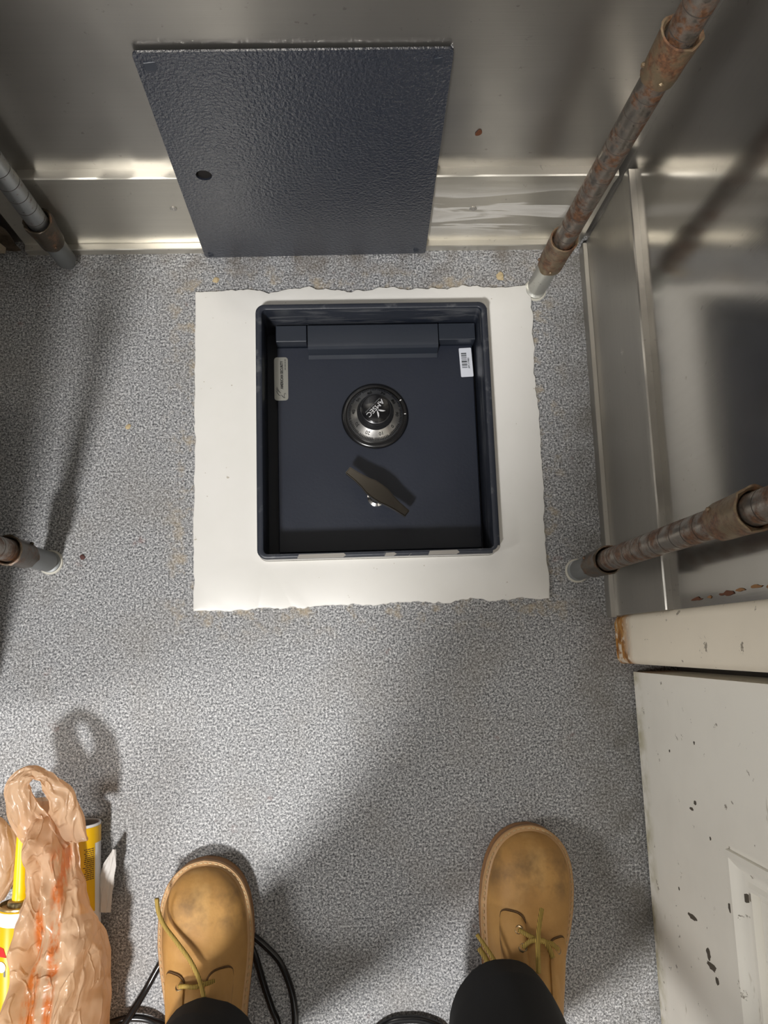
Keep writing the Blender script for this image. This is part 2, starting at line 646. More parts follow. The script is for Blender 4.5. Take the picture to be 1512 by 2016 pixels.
# right wall: steel sheet beyond the casing, then wall above and behind the door
bm = bmesh.new()
box(bm, WR, WR + .06, .018, WB, -.02, 2.45)
wr = struct(obj('wall_right', bm, 'wall_right'))
rng = random.Random(8)
for z0, z1, y0, hh in ((.236, .262, .0345, .0022), (.275, .284, .0350, .0014), (.300, .332, .0362, .0024), (.334, .352, .0375, .0016), (.362, .382, .0385, .0022), (.388, .412, .0370, .0026)):
    bm = bmesh.new()      # rust streaks just above the casing
    k_ = 16
    pts_ = [(WR - .0003, y0 + hh * math.sin(2 * PI * i / k_) * rng.uniform(.25, 1.3), (z0 + z1) / 2 + (z1 - z0) / 2 * math.cos(2 * PI * i / k_) * rng.uniform(.85, 1.1)) for i in range(k_)]
    bm.faces.new([bm.verts.new(q) for q in pts_])
    r = bmesh.ops.extrude_face_region(bm, geom=list(bm.faces))
    for g in r['geom']:
        if isinstance(g, bmesh.types.BMVert):
            g.co.x -= .0005
    obj('rust_streak', bm, rng.choice(['rust_spot', 'rust_tan']), wr)
bm = bmesh.new()
box(bm, .42, .48, -1.55, .018, -.02, 2.45)
box(bm, -.36, .48, -1.55, -1.50, -.02, 2.45)
box(bm, -2.4, -.78, -1.55, -1.50, -.02, 2.45)
box(bm, -.78, -.36, -1.55, -1.50, 2.02, 2.45)  # opening added so the rear fill can enter
struct(obj('wall_front', bm, 'plain_wall'))
bm = bmesh.new()
box(bm, -2.4, -2.35, -1.5, WB, -.02, 2.45)
struct(obj('wall_left', bm, 'plain_wall'))
bm = bmesh.new()
box(bm, -2.4, .48, -1.55, WB + .06, 2.45, 2.5)
struct(obj('ceiling', bm, 'ceil'))


def strip(name, prof, a, b, axis, mat, sign=-1, wob=.0008, seed=1, n=60, smooth=25):
    """a folded sheet strip: prof is (stand-off from wall, z); runs from a to b along axis"""
    bm = bmesh.new()
    rows = []
    for k in range(n + 1):
        t = a + (b - a) * k / n
        row = []
        for j, (d, z) in enumerate(prof):
            w = wob * noise.noise(Vector((t * 9, j * .35, seed))) + wob * .6 * noise.noise(Vector((t * 31, j * .8, seed + 4)))
            dd = d + (w if 0 < d else 0)
            row.append(bm.verts.new((t, WB - dd, z + w) if axis == 0 else (WR - dd, t, z + w)))
        rows.append(row)
    for p, q in zip(rows, rows[1:]):
        for j in range(len(prof) - 1):
            bm.faces.new((p[j], p[j + 1], q[j + 1], q[j]))
    bm.faces.new(rows[0])
    bm.faces.new(rows[-1][::-1])
    return struct(obj(name, bm, mat, smooth=smooth))


# kick plates: a folded top lip, a flat field, the toe strip at the floor
BP = [(0, .003), (.0107, .003), (.0107, .022), (.0101, .08), (.0105, .150), (.0117, .156), (.0123, .163), (.0123, .1690), (.0107, .1703), (0, .1703)]
bb = strip('baseboard_back', BP, -.424, .333, 0, 'base_back', seed=2)
BPR = [(0, .003), (.0072, .003), (.0072, .022), (.0066, .08), (.0070, .166), (.0082, .173), (.0088, .181), (.0088, .1875), (.0072, .1888), (0, .1888)]
br = strip('baseboard_right', BPR, .027, .540, 1, 'base_right', seed=7)
strip('trim_2', [(0, 0), (.0195, 0), (.0195, .0125), (.0187, .0137), (.0112, .0142), (.0106, .0160), (0, .0160)], -.424, .327, 0, 'base_back', wob=.0004, seed=3)
strip('trim_3', [(0, 0), (.0137, 0), (.0137, .0165), (.0130, .0177), (.0078, .0184), (.0071, .0200), (0, .0200)], .0255, .5365, 1, 'base_right', wob=.0004, seed=5)


def rivet(x, y, z, axis, parent, r=.0042, name='rivet'):
    bm = bmesh.new()
    lathe(bm, [(r, -.001), (r * 1.05, .0005), (r * .8, .0012), (r * .55, .0009), (r * .3, .0018), (.0003, .0019)], n=16)
    rot = Matrix.Rotation(R(90), 4, 'X') if axis == 0 else Matrix.Rotation(R(-90), 4, 'Y')
    bmesh.ops.transform(bm, matrix=Matrix.Translation((x, y, z)) @ rot, verts=bm.verts)
    obj(name, bm, 'chip', parent, smooth=40)


rivet(-.2085, WB - .0105, .100, 0, bb)
rivet(.1690, WB - .0105, .094, 0, bb, .0046)
rivet(WR - .0067, .343, .1175, 1, br)

# rotten boxed end of the wall, left of the kick plate, with torn paper
bm = bmesh.new()
bmesh.ops.create_grid(bm, x_segments=30, y_segments=40, size=1)
for v in bm.verts:
    gx, gy = v.co.x, v.co.y
    x = -.435 - .1225 + gx * .1235
    z = .13 + gy * .13
    v.co = Vector((x, WB - .009 - .007 * (fbm((x, 0, z), 26) * .7 + .3), z))
b = obj('trim_4', bm, 'rot', smooth=True)
struct(b)
bm = bmesh.new()
pp = [(-.470, .014), (-.458, .012), (-.449, .015), (-.446, .021), (-.449, .034), (-.453, .048), (-.458, .062), (-.470, .082), (-.490, .078), (-.488, .03)]
lo = [bm.verts.new((x, WB - .018 - .003 * noise.noise(Vector((x * 80, z * 80, 2))), z)) for x, z in pp]
bm.faces.new(lo)
r = bmesh.ops.extrude_face_region(bm, geom=list(bm.faces))
for g in r['geom']:
    if isinstance(g, bmesh.types.BMVert):
        g.co.y -= .005
obj('torn_paper', bm, 'torn', b)

# casing of the door (vertical) with its rotten foot, and the door leaf
bm = bmesh.new()
cas = rrect(.339, .43, -.0335, .0275, .009, 5)
n = len(cas)
zs = [0, .004, .012, .02, .03, .045, .08, .2, .6, 1.2, 2.05]
rings = []
for z in zs:
    rg = []
    for (x, y) in cas:
        k = .0022 * max(0, 1 - z / .05) * fbm((x, y, z), 130)
        rg.append(bm.verts.new((x + k + .0025 * max(0, 1 - z / .04), y + k, z)))
    rings.append(rg)
for a, c in zip(rings, rings[1:]):
    for k in range(n):
        bm.faces.new((a[k], a[(k + 1) % n], c[(k + 1) % n], c[k]))
bm.faces.new(rings[-1])
bm.faces.new(rings[0][::-1])
struct(obj('trim_1', bm, 'casing', smooth=50))

dr = bbox('door_1', .3745, .41, -.86, -.0445, .004, 2.03, 'door_paint')
struct(dr)
# stiles and rails laid on the core around a sunk, framed panel
PY0, PY1, PZ0, PZ1 = -.70, -.2055, .2350, .95
bm = bmesh.new()
plate(bm, [(-.86, .004), (-.0445, .004), (-.0445, 2.03), (-.86, 2.03)],
      [[(PY0, PZ0), (PY1, PZ0), (PY1, PZ1), (PY0, PZ1)], [(PY0, 1.1), (PY1, 1.1), (PY1, 1.88), (PY0, 1.88)]], 0, .0155)
Myz = Matrix(((0, 0, -1, .3745), (1, 0, 0, 0), (0, 1, 0, 0), (0, 0, 0, 1)))
bmesh.ops.transform(bm, matrix=Myz, verts=bm.verts)
obj('door_frame', bm, 'door_paint', dr)
for z0, z1 in ((PZ0, PZ1), (1.1, 1.88)):
    bm = bmesh.new()   # ogee moulding, mitred at the corners
    prof = [(0, .0005), (0, .0190), (.006, .0195), (.011, .0165), (.018, .0110), (.024, .0100), (.0275, .0125), (.031, .0120), (.034, .0005)]
    corners = [((PY0, z0), (1, 1)), ((PY1, z0), (-1, 1)), ((PY1, z1), (-1, -1)), ((PY0, z1), (1, -1))]
    rg = [[bm.verts.new((.3745 - h, c[0] + s[0] * d, c[1] + s[1] * d)) for d, h in prof] for c, s in corners]
    for i in range(4):
        a, c = rg[i], rg[(i + 1) % 4]
        for j in range(len(prof) - 1):
            bm.faces.new((a[j], a[j + 1], c[j + 1], c[j]))
    obj('panel_moulding', bm, 'door_paint', dr, smooth=35)
    bbox('door_panel', .368, .3745, PY0 + .034, PY1 - .034, z0 + .034, z1 - .034, 'door_paint', dr, .003)
# chips in the paint down to the dark primer
rng = random.Random(5)
for (y, z, ry, rz) in ((-.176, .164, .0025, .004), (-.184, .153, .0018, .005), (-.300, .130, .003, .012), (-.335, .170, .004, .012), (-.325, .164, .006, .005), (-.345, .180, .004, .004),
                       (-.262, .226, .0045, .004), (-.130, .105, .002, .002), (-.205, .195, .002, .002), (-.113, .176, .002, .002), (-.280, .098, .002, .002)):
    bm = bmesh.new()
    k = 14
    pts = [(.3588, y + ry * math.cos(2 * PI * i / k) * rng.uniform(.75, 1.1), z + rz * math.sin(2 * PI * i / k) * rng.uniform(.6, 1.2)) for i in range(k)]
    bm.faces.new([bm.verts.new(p) for p in pts])
    r = bmesh.ops.extrude_face_region(bm, geom=list(bm.faces))
    for g in r['geom']:
        if isinstance(g, bmesh.types.BMVert):
            g.co.x += .0004
    obj('paint_chip', bm, 'chip_dark', dr)
bm = bmesh.new()   # a dark chip on the moulding
box(bm, .3572, .3600, -.2455, -.2385, .2632, .2665)
obj('paint_chip', bm, 'chip_dark', dr)

# ================================================================== unseen cabinet added past the left edge to shade the floor
cab = thing('shade_cabinet', (-.70, .10, 0), 'unseen dark cabinet added past the left edge to shade the floor', 'cabinet')
bm = bmesh.new()
box(bm, -.235, .256, -.16, .24, .06, 1.30, .004)
for sx in (-.2, .2):
    for sy in (-.13, .19):
        box(bm, sx - .015, sx + .015, sy - .015, sy + .015, 0, .062)
obj('carcass', bm, 'hinge', cab)
bbox('door', -.225, .246, -.176, -.1605, .08, 1.28, 'hinge', cab, .003)
bbox('handle', .17, .182, -.192, -.1765, .5, .64, 'steel', cab, .003)

# ================================================================== white grout patch
random.seed(3)


def ragged(p, q, step, amp, seed):
    out = []
    L = math.dist(p, q)
    k = int(L / step)
    dx, dy = (q[0] - p[0]) / L, (q[1] - p[1]) / L
    for i in range(k):
        t = i / k
        x, y = p[0] + (q[0] - p[0]) * t, p[1] + (q[1] - p[1]) * t
        w = min(1, t * 12, (1 - t) * 12)
        d = amp * (1.3 * noise.noise(Vector((x * 22, y * 22, seed))) + .8 * noise.noise(Vector((x * 75, y * 75, seed + 3))) + .45 * noise.noise(Vector((x * 190, y * 190, seed + 7)))) * w
        out.append((x - dy * d, y + dx * d))
    return out


c4 = [(-.1996, .0500), (.2575, .0525), (.2585, .4830), (-.1992, .4795)]
loop = ragged(c4[0], c4[1], .0032, .0045, 1) + ragged(c4[1], c4[2], .0032, .0032, 2) + ragged(c4[2], c4[3], .0032, .0042, 3) + ragged(c4[3], c4[0], .0036, .0016, 4)
bm = bmesh.new()
hole = rrect(SX0 - .0005, SX1 + .0005, SY0 - .0005, SY1 + .0005, .0125)
plate(bm, loop, [hole], .0002, .0042)
tops = [e for e in bm.edges if all(v.co.z > .004 for v in e.verts) and len(e.link_faces) == 2 and any(abs(f.normal.z) < .5 for f in e.link_faces)]
bmesh.ops.recalc_face_normals(bm, faces=bm.faces)
tops = [e for e in bm.edges if all(v.co.z > .004 for v in e.verts) and any(all(w.co.z > .004 for w in f.verts) for f in e.link_faces) and any(not all(w.co.z > .004 for w in f.verts) for f in e.link_faces)]
bmesh.ops.bevel(bm, geom=tops, offset=.0011, segments=2, affect='EDGES', profile=.5)
pt = obj('grout_patch', bm, 'patch', smooth=60)
tag(pt, 'white grout patch with ragged edges surrounding the floor safe', 'patch')

# ================================================================== floor safe
safe = thing('floor_safe', (0, 0, 0), 'dark navy floor safe with combination dial sunk in the white grout', 'safe')


def ring_shell(bm, levels):
    """levels: list of loops (same count) with z -> skin between consecutive loops"""
    rg = [[bm.verts.new((x, y, z)) for x, y in lp] for lp, z in levels]
    n = len(rg[0])
    for a, b in zip(rg, rg[1:]):
        for k in range(n):
            bm.faces.new((a[k], a[(k + 1) % n], b[(k + 1) % n], b[k]))
    return rg


bm = bmesh.new()
IX0, IX1, IY0, IY1 = -.1078, .1840, .1172, .4418
o_ = lambda d, r: rrect(SX0 + d, SX1 - d, SY0 + d, SY1 - d, r)
i_ = lambda d, r: rrect(IX0 - d, IX1 + d, IY0 - d, IY1 + d, r)
rg = ring_shell(bm, [(o_(0, .0115), -.012), (o_(0, .0115), .0262), (o_(.0006, .011), .0274), (o_(.0016, .0105), .028),
                     (i_(.0012, .007), .028), (i_(.0003, .006), .0274), (i_(0, .006), .0262), (i_(.0012, .005), -.020), (i_(.002, .004), -.066)])
bm.faces.new(rg[-1])
rim = obj('rim', bm, 'rim', safe, smooth=40)
# strips scraped bare along the near edge and the corners
for (x0, x1, y0, y1) in ((-.0655, -.004, SY0 - .0003, SY0 + .0048), (.0445, .060, SY0 - .0003, SY0 + .004), (.100, .140, SY0 - .0003, SY0 + .0050), (.076, .079, SY0 - .0003, SY0 + .0018)):
    bm = bmesh.new()
    plate(bm, [(x0, y0), (x1 - .004, y0), (x1, y0 + .002), (x1 - .003, y1), (x0 + .002, y1 - .0004)], (), .0250, .0284)
    obj('bare_scrape', bm, 'chip', rim)
bm = bmesh.new()
k = [(SX1 - .0115 + q * math.cos(R(a)), SY0 + .0115 + q * math.sin(R(a))) for q, aa in ((.0119, range(-85, -10, 9)), (.0085, range(-15, -86, -9))) for a in aa]
plate(bm, k, (), .0250, .0284)
obj('bare_scrape', bm, 'chip', rim)
bm = bmesh.new()
k = [(SX1 - .0115 + q * math.cos(R(a)), SY1 - .0115 + q * math.sin(R(a))) for q, aa in ((.0119, range(10, 80, 9)), (.0105, range(75, 9, -9))) for a in aa]
plate(bm, k, (), .0250, .0284)
obj('bare_scrape', bm, 'chip', rim)

# door plate
DZ = -.045
bm = bmesh.new()
box(bm, -.0945, .1815, .1262, .4165, -.064, DZ, .0012)
door = obj('door', bm, 'door_navy', safe)
tag(door, 'dark navy door plate')
# lifting hinge: barrel with rounded weld, and two end blocks
bm = bmesh.new()
prof = [(.4405, -.0655), (.4405, -.0235), (.4385, -.0215), (.4150, -.0215), (.4095, -.0228), (.4062, -.0262), (.4045, -.034), (.4030, -.041), (.3985, -.0450), (.3985, -.0655)]
a = [bm.verts.new((-.0500, y, z)) for y, z in prof]
b = [bm.verts.new((.1310, y, z)) for y, z in prof]
for k in range(len(prof)):
    bm.faces.new((a[k], a[(k + 1) % len(prof)], b[(k + 1) % len(prof)], b[k]))
bm.faces.new(a[::-1])
bm.faces.new(b)
obj('hinge_barrel', bm, 'hinge', safe, smooth=30)
for x0, x1, y0 in ((-.0940, -.0515, .4172), (.1325, .1835, .4165)):
    bm = bmesh.new()
    box(bm, x0, x1, y0, .4408, -.0655, -.0245, .0009)
    obj('hinge_block', bm, 'hinge', safe)

# nameplate with bird emblem, reading upwards
bm = bmesh.new()
plate(bm, rrect(-.0985, -.0792, .3395, .4022, .0042), (), DZ, DZ + .0009)
r_ = [e for e in bm.edges if all(v.co.z > DZ + .0008 for v in e.verts) and any(abs(sum(v.co.z for v in f.verts) / len(f.verts) - DZ - .0009) > 1e-5 for f in e.link_faces)]
bmesh.ops.bevel(bm, geom=r_, offset=.0004, segments=2, affect='EDGES')
npl = obj('nameplate', bm, 'plate', door, smooth=40)
tag(npl, 'brushed metal nameplate')
text('nameplate_lettering', 'AMERICAN SECURITY', .0050, 'ink', npl, place(-.0878, .3762, DZ + .00095, 90), sx=.84, bold=.00022)
# three-stroke bird emblem and the fine second line are flat print: joined into one mesh
bm = bmesh.new()


def stroke(bm, pts, w, z):
    pts = [Vector((x, y, 0)) for x, y in pts]
    n_ = len(pts)
    L, Rr = [], []
    for i, p in enumerate(pts):
        d = (pts[min(i + 1, n_ - 1)] - pts[max(i - 1, 0)]).normalized()
        s = Vector((-d.y, d.x, 0))
        ww = w * (.35 + .65 * math.sin(PI * (i + .5) / n_))
        L.append(bm.verts.new((p + s * ww + Vector((0, 0, z)))))
        Rr.append(bm.verts.new((p - s * ww + Vector((0, 0, z)))))
    for i in range(n_ - 1):
        bm.faces.new((L[i], L[i + 1], Rr[i + 1], Rr[i]))


def nsp(zx, zy):        # a point of the plate in its own frame (0..1 across, 0..1 up)
    return (-.0985 + .0193 * zx, .3395 + .0627 * zy)


ZP = DZ + .00097
stroke(bm, [nsp(.17, .31), nsp(.26, .25), nsp(.38, .19), nsp(.47, .165)], .00042, ZP)
stroke(bm, [nsp(.13, .28), nsp(.21, .23), nsp(.29, .19)], .00036, ZP)
stroke(bm, [nsp(.12, .225), nsp(.22, .17), nsp(.33, .12), nsp(.46, .105)], .0004, ZP)
stroke(bm, [nsp(.50, .125), nsp(.60, .085), nsp(.70, .058), nsp(.76, .06)], .0005, ZP)
stroke(bm, [nsp(.76, .06), nsp(.70, .09), nsp(.72, .15), nsp(.76, .168), nsp(.84, .135)], .00038, ZP)
for a, b_ in ((.70, .76), (.77, .84), (.85, .89), (.90, .955)):
    stroke(bm, [nsp(.80, a), nsp(.80, b_)], .0005, ZP)
for f in bm.faces:
    if f.normal.z < 0:
        f.normal_flip()
obj('nameplate_emblem', bm, 'ink', npl, recalc=False)['kind'] = 'stuff'

# barcode sticker, slightly turned
ML = place(.1718, .3902, 0, 2.2)
bm = bmesh.new()
plate(bm, rrect(-.0088, .0088, -.0213, .0213, .0014), (), DZ, DZ + .0004)
bmesh.ops.transform(bm, matrix=ML, verts=bm.verts)
lab = obj('barcode_sticker', bm, 'sticker', door)
tag(lab, 'white barcode sticker')
bm = bmesh.new()
yy = .0140
for wgt, gap in ((2, .6), (.5, .7), (1.5, .5), (.5, .5), (.5, 1.2), (1, .5), (.5, 1.3), (.7, .6), (.7, .9), (2.4, .6), (.6, 1.0), (.8, .8), (1.9, .7), (.5, .5), (.5, 1.3), (1.2, 0)):
    h = wgt * .00080
    v = [bm.verts.new(ML @ Vector((x, y, DZ + .00046))) for x, y in ((-.0062, yy - h), (.0014, yy - h), (.0014, yy), (-.0062, yy))]
    bm.faces.new(v)
    yy -= h + gap * .00080
obj('barcode', bm, 'sticker_ink', lab)
text('sticker_lettering', 'APC177883', .0034, 'sticker_ink', lab, ML @ place(.0037, -.0012, DZ + .0005, 90), bold=.00006, sx=.95)

# dial: black ring on the door, graduated chrome dial, dark knob with printed cap
DX, DY = .0405, .3140
bm = bmesh.new()
lathe(bm, [(.0466, DZ), (.0466, DZ + .002), (.0455, DZ + .0036), (.0430, DZ + .0046), (.0405, DZ + .0046), (.0398, DZ + .0034), (.0385, DZ + .0034), (.002, DZ + .0034)], (DX, DY), 72)
dring = obj('dial_ring', bm, 'black', safe, smooth=35)
tag(dring, 'glossy black dial ring')
for a in (30.5, 2.):
    bm = bmesh.new()
    box(bm, .0405, .0430, -.0005, .0005, DZ + .0040, DZ + .0050, M4=place(DX, DY, 0, a))
    obj('index_mark', bm, 'white_ink', dring)
bm = bmesh.new()
rgs = lathe(bm, [(.0378, DZ + .0034), (.0380, DZ + .0080), (.0372, DZ + .0092), (.0345, DZ + .0125), (.0335, DZ + .0130), (.0258, DZ + .0205), (.0230, DZ + .0215), (.0225, DZ + .0200)], (DX, DY), 100)
dial = obj('dial', bm, 'dial_chrome', safe, smooth=28)
tag(dial, 'chrome dial numbered 0 to 90')
bm = bmesh.new()       # 100 graduation notches, each too fine to pick out
for k in range(100):
    a = k * 3.6 + 13
    big = k % 10 == 0
    Mk = place(DX, DY, 0, a)
    r0, r1 = (.0340 if not big else .0330), .0374
    z0, z1 = DZ + .0130, DZ + .0092
    v = [bm.verts.new(Mk @ Vector(p)) for p in ((r0, -.00042, z0 + .0004), (r1, -.00048, z1 + .0005), (r1, .00048, z1 + .0005), (r0, .00042, z0 + .0004))]
    bm.faces.new(v)
gr = obj('graduation', bm, 'ink', dial)
gr['kind'] = 'stuff'
for k in range(10):
    a = 319 - 36 * k + 1
    rr = .0297
    zz = DZ + .0130 + (.0335 - rr) / (.0335 - .0258) * .0075 + .00035
    slope = math.degrees(math.atan2(.0075, .0077))
    Mk = place(DX, DY, 0, a) @ Matrix.Translation((rr, 0, zz)) @ Matrix.Rotation(R(slope), 4, 'Y') @ Matrix.Rotation(R(-90), 4, 'Z')
    text('numeral', str(k * 10), .0078, 'ink', dial, Mk, bold=.0001, sx=.85)
bm = bmesh.new()
lathe(bm, [(.0252, DZ + .0180), (.0254, DZ + .0205), (.0244, DZ + .0225), (.0232, DZ + .0265), (.0222, DZ + .0320), (.0216, DZ + .0355), (.0208, DZ + .0368), (.0196, DZ + .0372), (.0192, DZ + .0364)], (DX, DY), 64)
knob = obj('knob', bm, 'gun', safe, smooth=40)
bm = bmesh.new()
lathe(bm, [(.0192, DZ + .0355), (.0192, DZ + .0374), (.0182, DZ + .0381), (.001, DZ + .0383)], (DX, DY), 56)
cap = obj('knob_cap', bm, 'blackcap', knob, smooth=40)
ZC = DZ + .0386
text('cap_lettering', 'AMSEC', .0094, 'silver_ink', knob, place(DX - .0008, DY + .0006, ZC, 225), bold=.00004, sx=1.04)
bm = bmesh.new()
for k in range(22):       # a hair-fine second line of print under the name
    if k in (8, 13):
        continue
    v = [Vector((-.0105 + k * .00128 - .0035 + dx, -.0056 + dy, 0)) for dx, dy in ((0, 0), (.0006, 0), (.0006, .0009), (0, .0009))]
    bm.faces.new([bm.verts.new(place(DX - .0008, DY + .0006, ZC, 225) @ q) for q in v])
obj('cap_small_print', bm, 'printgrey', knob)
bm = bmesh.new()
MC = place(DX - .0008, DY + .0006, ZC + .0002, 225)
for s in (-1, 1):          # the two pointed leaves of the emblem
    pts = [(s * .0004, .0042), (s * .0025, .0056), (s * .0046, .0086), (s * .0070, .0126), (s * .0040, .0112), (s * .0016, .0084)]
    v = [bm.verts.new(MC @ Vector((x, y, 0))) for x, y in pts]
    bm.faces.new(v if s > 0 else v[::-1])
obj('cap_emblem', bm, 'silver_ink', knob)

# T handle: tapered bar on a short stem
HX, HY, HA = .0390, .1990, -38.2
MH = place(HX, HY, 0, HA)
bm = bmesh.new()
half = [(.0490, .0044), (.0480, .0052), (.0330, .0062), (.0200, .0082), (.0105, .0108), (.0, .0112)]
outl = [(x, y) for x, y in half] + [(-x, y) for x, y in half[-2::-1]]
outl = outl + [(x, -y) for x, y in outl[::-1]]
plate(bm, outl, (), -.0075, .0020)
bmesh.ops.recalc_face_normals(bm, faces=bm.faces)
ee = [e for e in bm.edges if all(v.co.z > .0019 for v in e.verts) and any(any(v.co.z < 0 for v in f.verts) for f in e.link_faces)]
bmesh.ops.bevel(bm, geom=ee, offset=.0013, segments=3, affect='EDGES')
for v in bm.verts:
    v.co.z -= .0022 * (abs(v.co.x) / .049) ** 2
bmesh.ops.transform(bm, matrix=MH, verts=bm.verts)
hd = obj('handle', bm, 'satin', safe, smooth=35)
tag(hd, 'polished metal bar handle')
bm = bmesh.new()
lathe(bm, [(.0125, DZ), (.0125, DZ + .003), (.0090, DZ + .0045), (.0080, DZ + .012), (.0080, -.006)], (HX, HY), 28)
obj('handle_stem', bm, 'chrome', hd, smooth=40)

# ================================================================== the cover plate leaning on the wall
PW, PH = .3015, .3660
lid = thing('safe_cover', (-.0355, .5305, .0024), 'dark navy steel cover plate leaning against the metal wall', 'cover')
lid.rotation_euler = (R(90 - 3.1), R(-.7), R(.2))
# local frame: x along the plate, y up the plate, z out towards the room
bm = bmesh.new()
hx, hy = -.1185, .1810
plate(bm, rrect(-PW / 2, PW / 2, 0, PH, .005), [circ(hx, hy, .0092, 32)], -.0025, .0)
pl = obj('front_sheet', bm, 'navy', lid)
tag(pl, 'hammered navy sheet with a round finger hole')
bm = bmesh.new()          # added black cup standing in for the shade behind the finger hole
lathe(bm, [(.0015, -.0070), (.0115, -.0070), (.0115, -.0024), (.0096, -.0024), (.0096, -.0058), (.001, -.0059)], (hx, hy), 24)
obj('hole_shade', bm, 'hole', lid)
for x0, x1, y0, y1 in ((-PW / 2 + .0005, -PW / 2 + .003, .060, PH - .010), (PW / 2 - .003, PW / 2 - .0005, .060, PH - .0015)):
    bbox('return_flange', x0, x1, y0, y1, -.0062, -.0022, 'navy', lid)
for px_, py_, s in ((-.1355, .349, 1.3), (.1380, .3515, 1.0), (-.141, .0075, .8), (.1385, .0085, .8)):
    bm = bmesh.new()
    v = box(bm, px_ - .0055 * s, px_ + .0035 * s, py_ - .0042 * s, py_ + .0042 * s, -.0005, .0016)
    for q in v:
        if q.co.z > .001 and q.co.x > px_:
            q.co.z = .0001
    bmesh.ops.bevel(bm, geom=list(bm.edges), offset=.0004, segments=1, affect='EDGES')
    obj('corner_tab', bm, 'hinge', lid)

# ================================================================== shelving unit on four round posts
unit = thing('shelving_unit', (0, 0, 0), 'rusty chrome wire shelving unit whose four round posts straddle the safe', 'shelf')


def post(base, top, spec):
    """base and top are the axis ends; spec carries the materials and the heights of the sleeves"""
    ax = Vector(top) - Vector(base)
    L = ax.length
    MP = Matrix.Translation(base) @ ax.to_track_quat('Z', 'Y').to_matrix().to_4x4()
    bm = bmesh.new()
    prof = [(.0127, .070)]
    z = spec.get('g0', .0300)
    while z < 1.45:
        prof += [(.0127, z - .0006), (.0121, z - .0002), (.0121, z + .0002), (.0127, z + .0006)]
        z += .0254
    prof.append((.0127, 1.47))
    lathe(bm, prof, n=28)
    for f in bm.faces:
        if any(math.hypot(v.co.x, v.co.y) < .0125 and v.co.z > .08 for v in f.verts):
            f.material_index = 1  # ring grooves get a darker colour
    bmesh.ops.transform(bm, matrix=MP, verts=bm.verts)
    p = obj('post', bm, [spec['shaft'], 'groove'], unit, smooth=40)
    tag(p, spec['label'])
    for i, (z0, z1, r0, r1, mt) in enumerate(spec['sleeves']):
        bm = bmesh.new()
        n_ = 36
        prof = [(.0129, z0), (r0, z0 + .0004), (r0 + .0003, z0 + .006), ((r0 + r1) / 2, (z0 + z1) / 2), (r1, z1 - .004), (r1 + .0002, z1), (r1 - .0014, z1 + .0005), (.0142, z1 - .001), (.0135, z1 - .008), (.0128, z1 - .0085)]
        rg = lathe(bm, prof, n=n_, cap0=False, cap1=False)
        for v in bm.verts:            # crusted rims
            d = Vector((v.co.x, v.co.y, 0))
            if d.length > .0145:
                k = max(0, fbm((v.co.x, v.co.y, v.co.z), 120 + 17 * i)) * (1.6 if v.co.z > z1 - .004 or v.co.z < z0 + .007 else .5)
                v.co += d.normalized() * .0016 * k
        # two little lugs
        for a in spec.get('lugs', (200, 340)):
            q = Matrix.Rotation(R(a), 4, 'Z') @ Matrix.Translation((r0 + .0008, 0, z0 + .010))
            bmesh.ops.create_icosphere(bm, subdivisions=1, radius=.0026, matrix=q)
        bmesh.ops.transform(bm, matrix=MP, verts=bm.verts)
        obj('sleeve', bm, mt, p, smooth=40)
    q0 = spec.get('q0', .0135)
    bm = bmesh.new()
    lathe(bm, [(min(.0105, q0), 0), (q0, .0012), (q0, .0055), (.0090, .0075), (.0060, .008), (.0060, .012), (.0118, .0125), (.0131, .0145), (.0131, .0810), (.0128, .0812)], n=32)
    bmesh.ops.transform(bm, matrix=MP, verts=bm.verts)
    obj('foot', bm, spec['foot'], p, smooth=40)
    if spec.get('disc'):
        bm = bmesh.new()
        lathe(bm, [(.0150, -.0003), (.0158, .0006), (.0150, .0022), (.0120, .0028)], n=32)
        bmesh.ops.transform(bm, matrix=MP, verts=bm.verts)
        obj('foot_disc', bm, 'pale', p, smooth=40)


post((.2655, .4762, 0), (.2835, .4662, 1.0), dict(shaft='post_rust', foot='foot_zinc', label='rusty post beside the back right corner of the patch', lugs=(200, 345, 110),
     sleeves=[(.0780, .1480, .0150, .0168, 'sleeve_rust'), (.4350, .4860, .0152, .0170, 'sleeve_rust')], g0=.1600, disc=True))
post((.2965, .0872, 0), (.2965, .0905, 1.0), dict(shaft='post_rust', foot='foot_grey', label='rusty post by the cream door casing', lugs=(190, 330),
     sleeves=[(.0740, .1320, .0150, .0166, 'sleeve_dark'), (.4200, .4790, .0150, .0170, 'sleeve_rust')], g0=.1400, disc=True))
post((-.3690, .5226, 0), (-.3690, .5216, 1.0), dict(shaft='post_clean', foot='foot_grey', label='dull chrome post with brown sleeve in the far left corner', lugs=(175, 300),
     sleeves=[(.0640, .1160, .0152, .0172, 'sleeve_dark'), (.42, .478, .0152, .0170, 'sleeve_dark')], g0=.1250, q0=.0075))
post((-.3810, .1174, 0), (-.3810, .1174, 1.0), dict(shaft='post_rust', foot='foot_grey', label='post with dark brown sleeve on the open floor at the left', lugs=(230, 300),
     sleeves=[(.0800, .1340, .0152, .0170, 'sleeve_dark'), (.42, .478, .0152, .0170, 'sleeve_dark')], g0=.1420, disc=True))
# the wire deck these posts carry, above the camera
bm = bmesh.new()
ZD = 1.36
for y in (.09, .51):
    tube(bm, [(-.38, y, ZD), (.29, y, ZD)], .004, 8)
    tube(bm, [(-.38, y, ZD - .03), (.29, y, ZD - .03)], .003, 8)
for k in range(27):
    x = -.37 + k * .0252
    tube(bm, [(x, .09, ZD + .005), (x, .51, ZD + .005)], .0016, 6)
obj('wire_deck', bm, 'steel', unit, smooth=True)

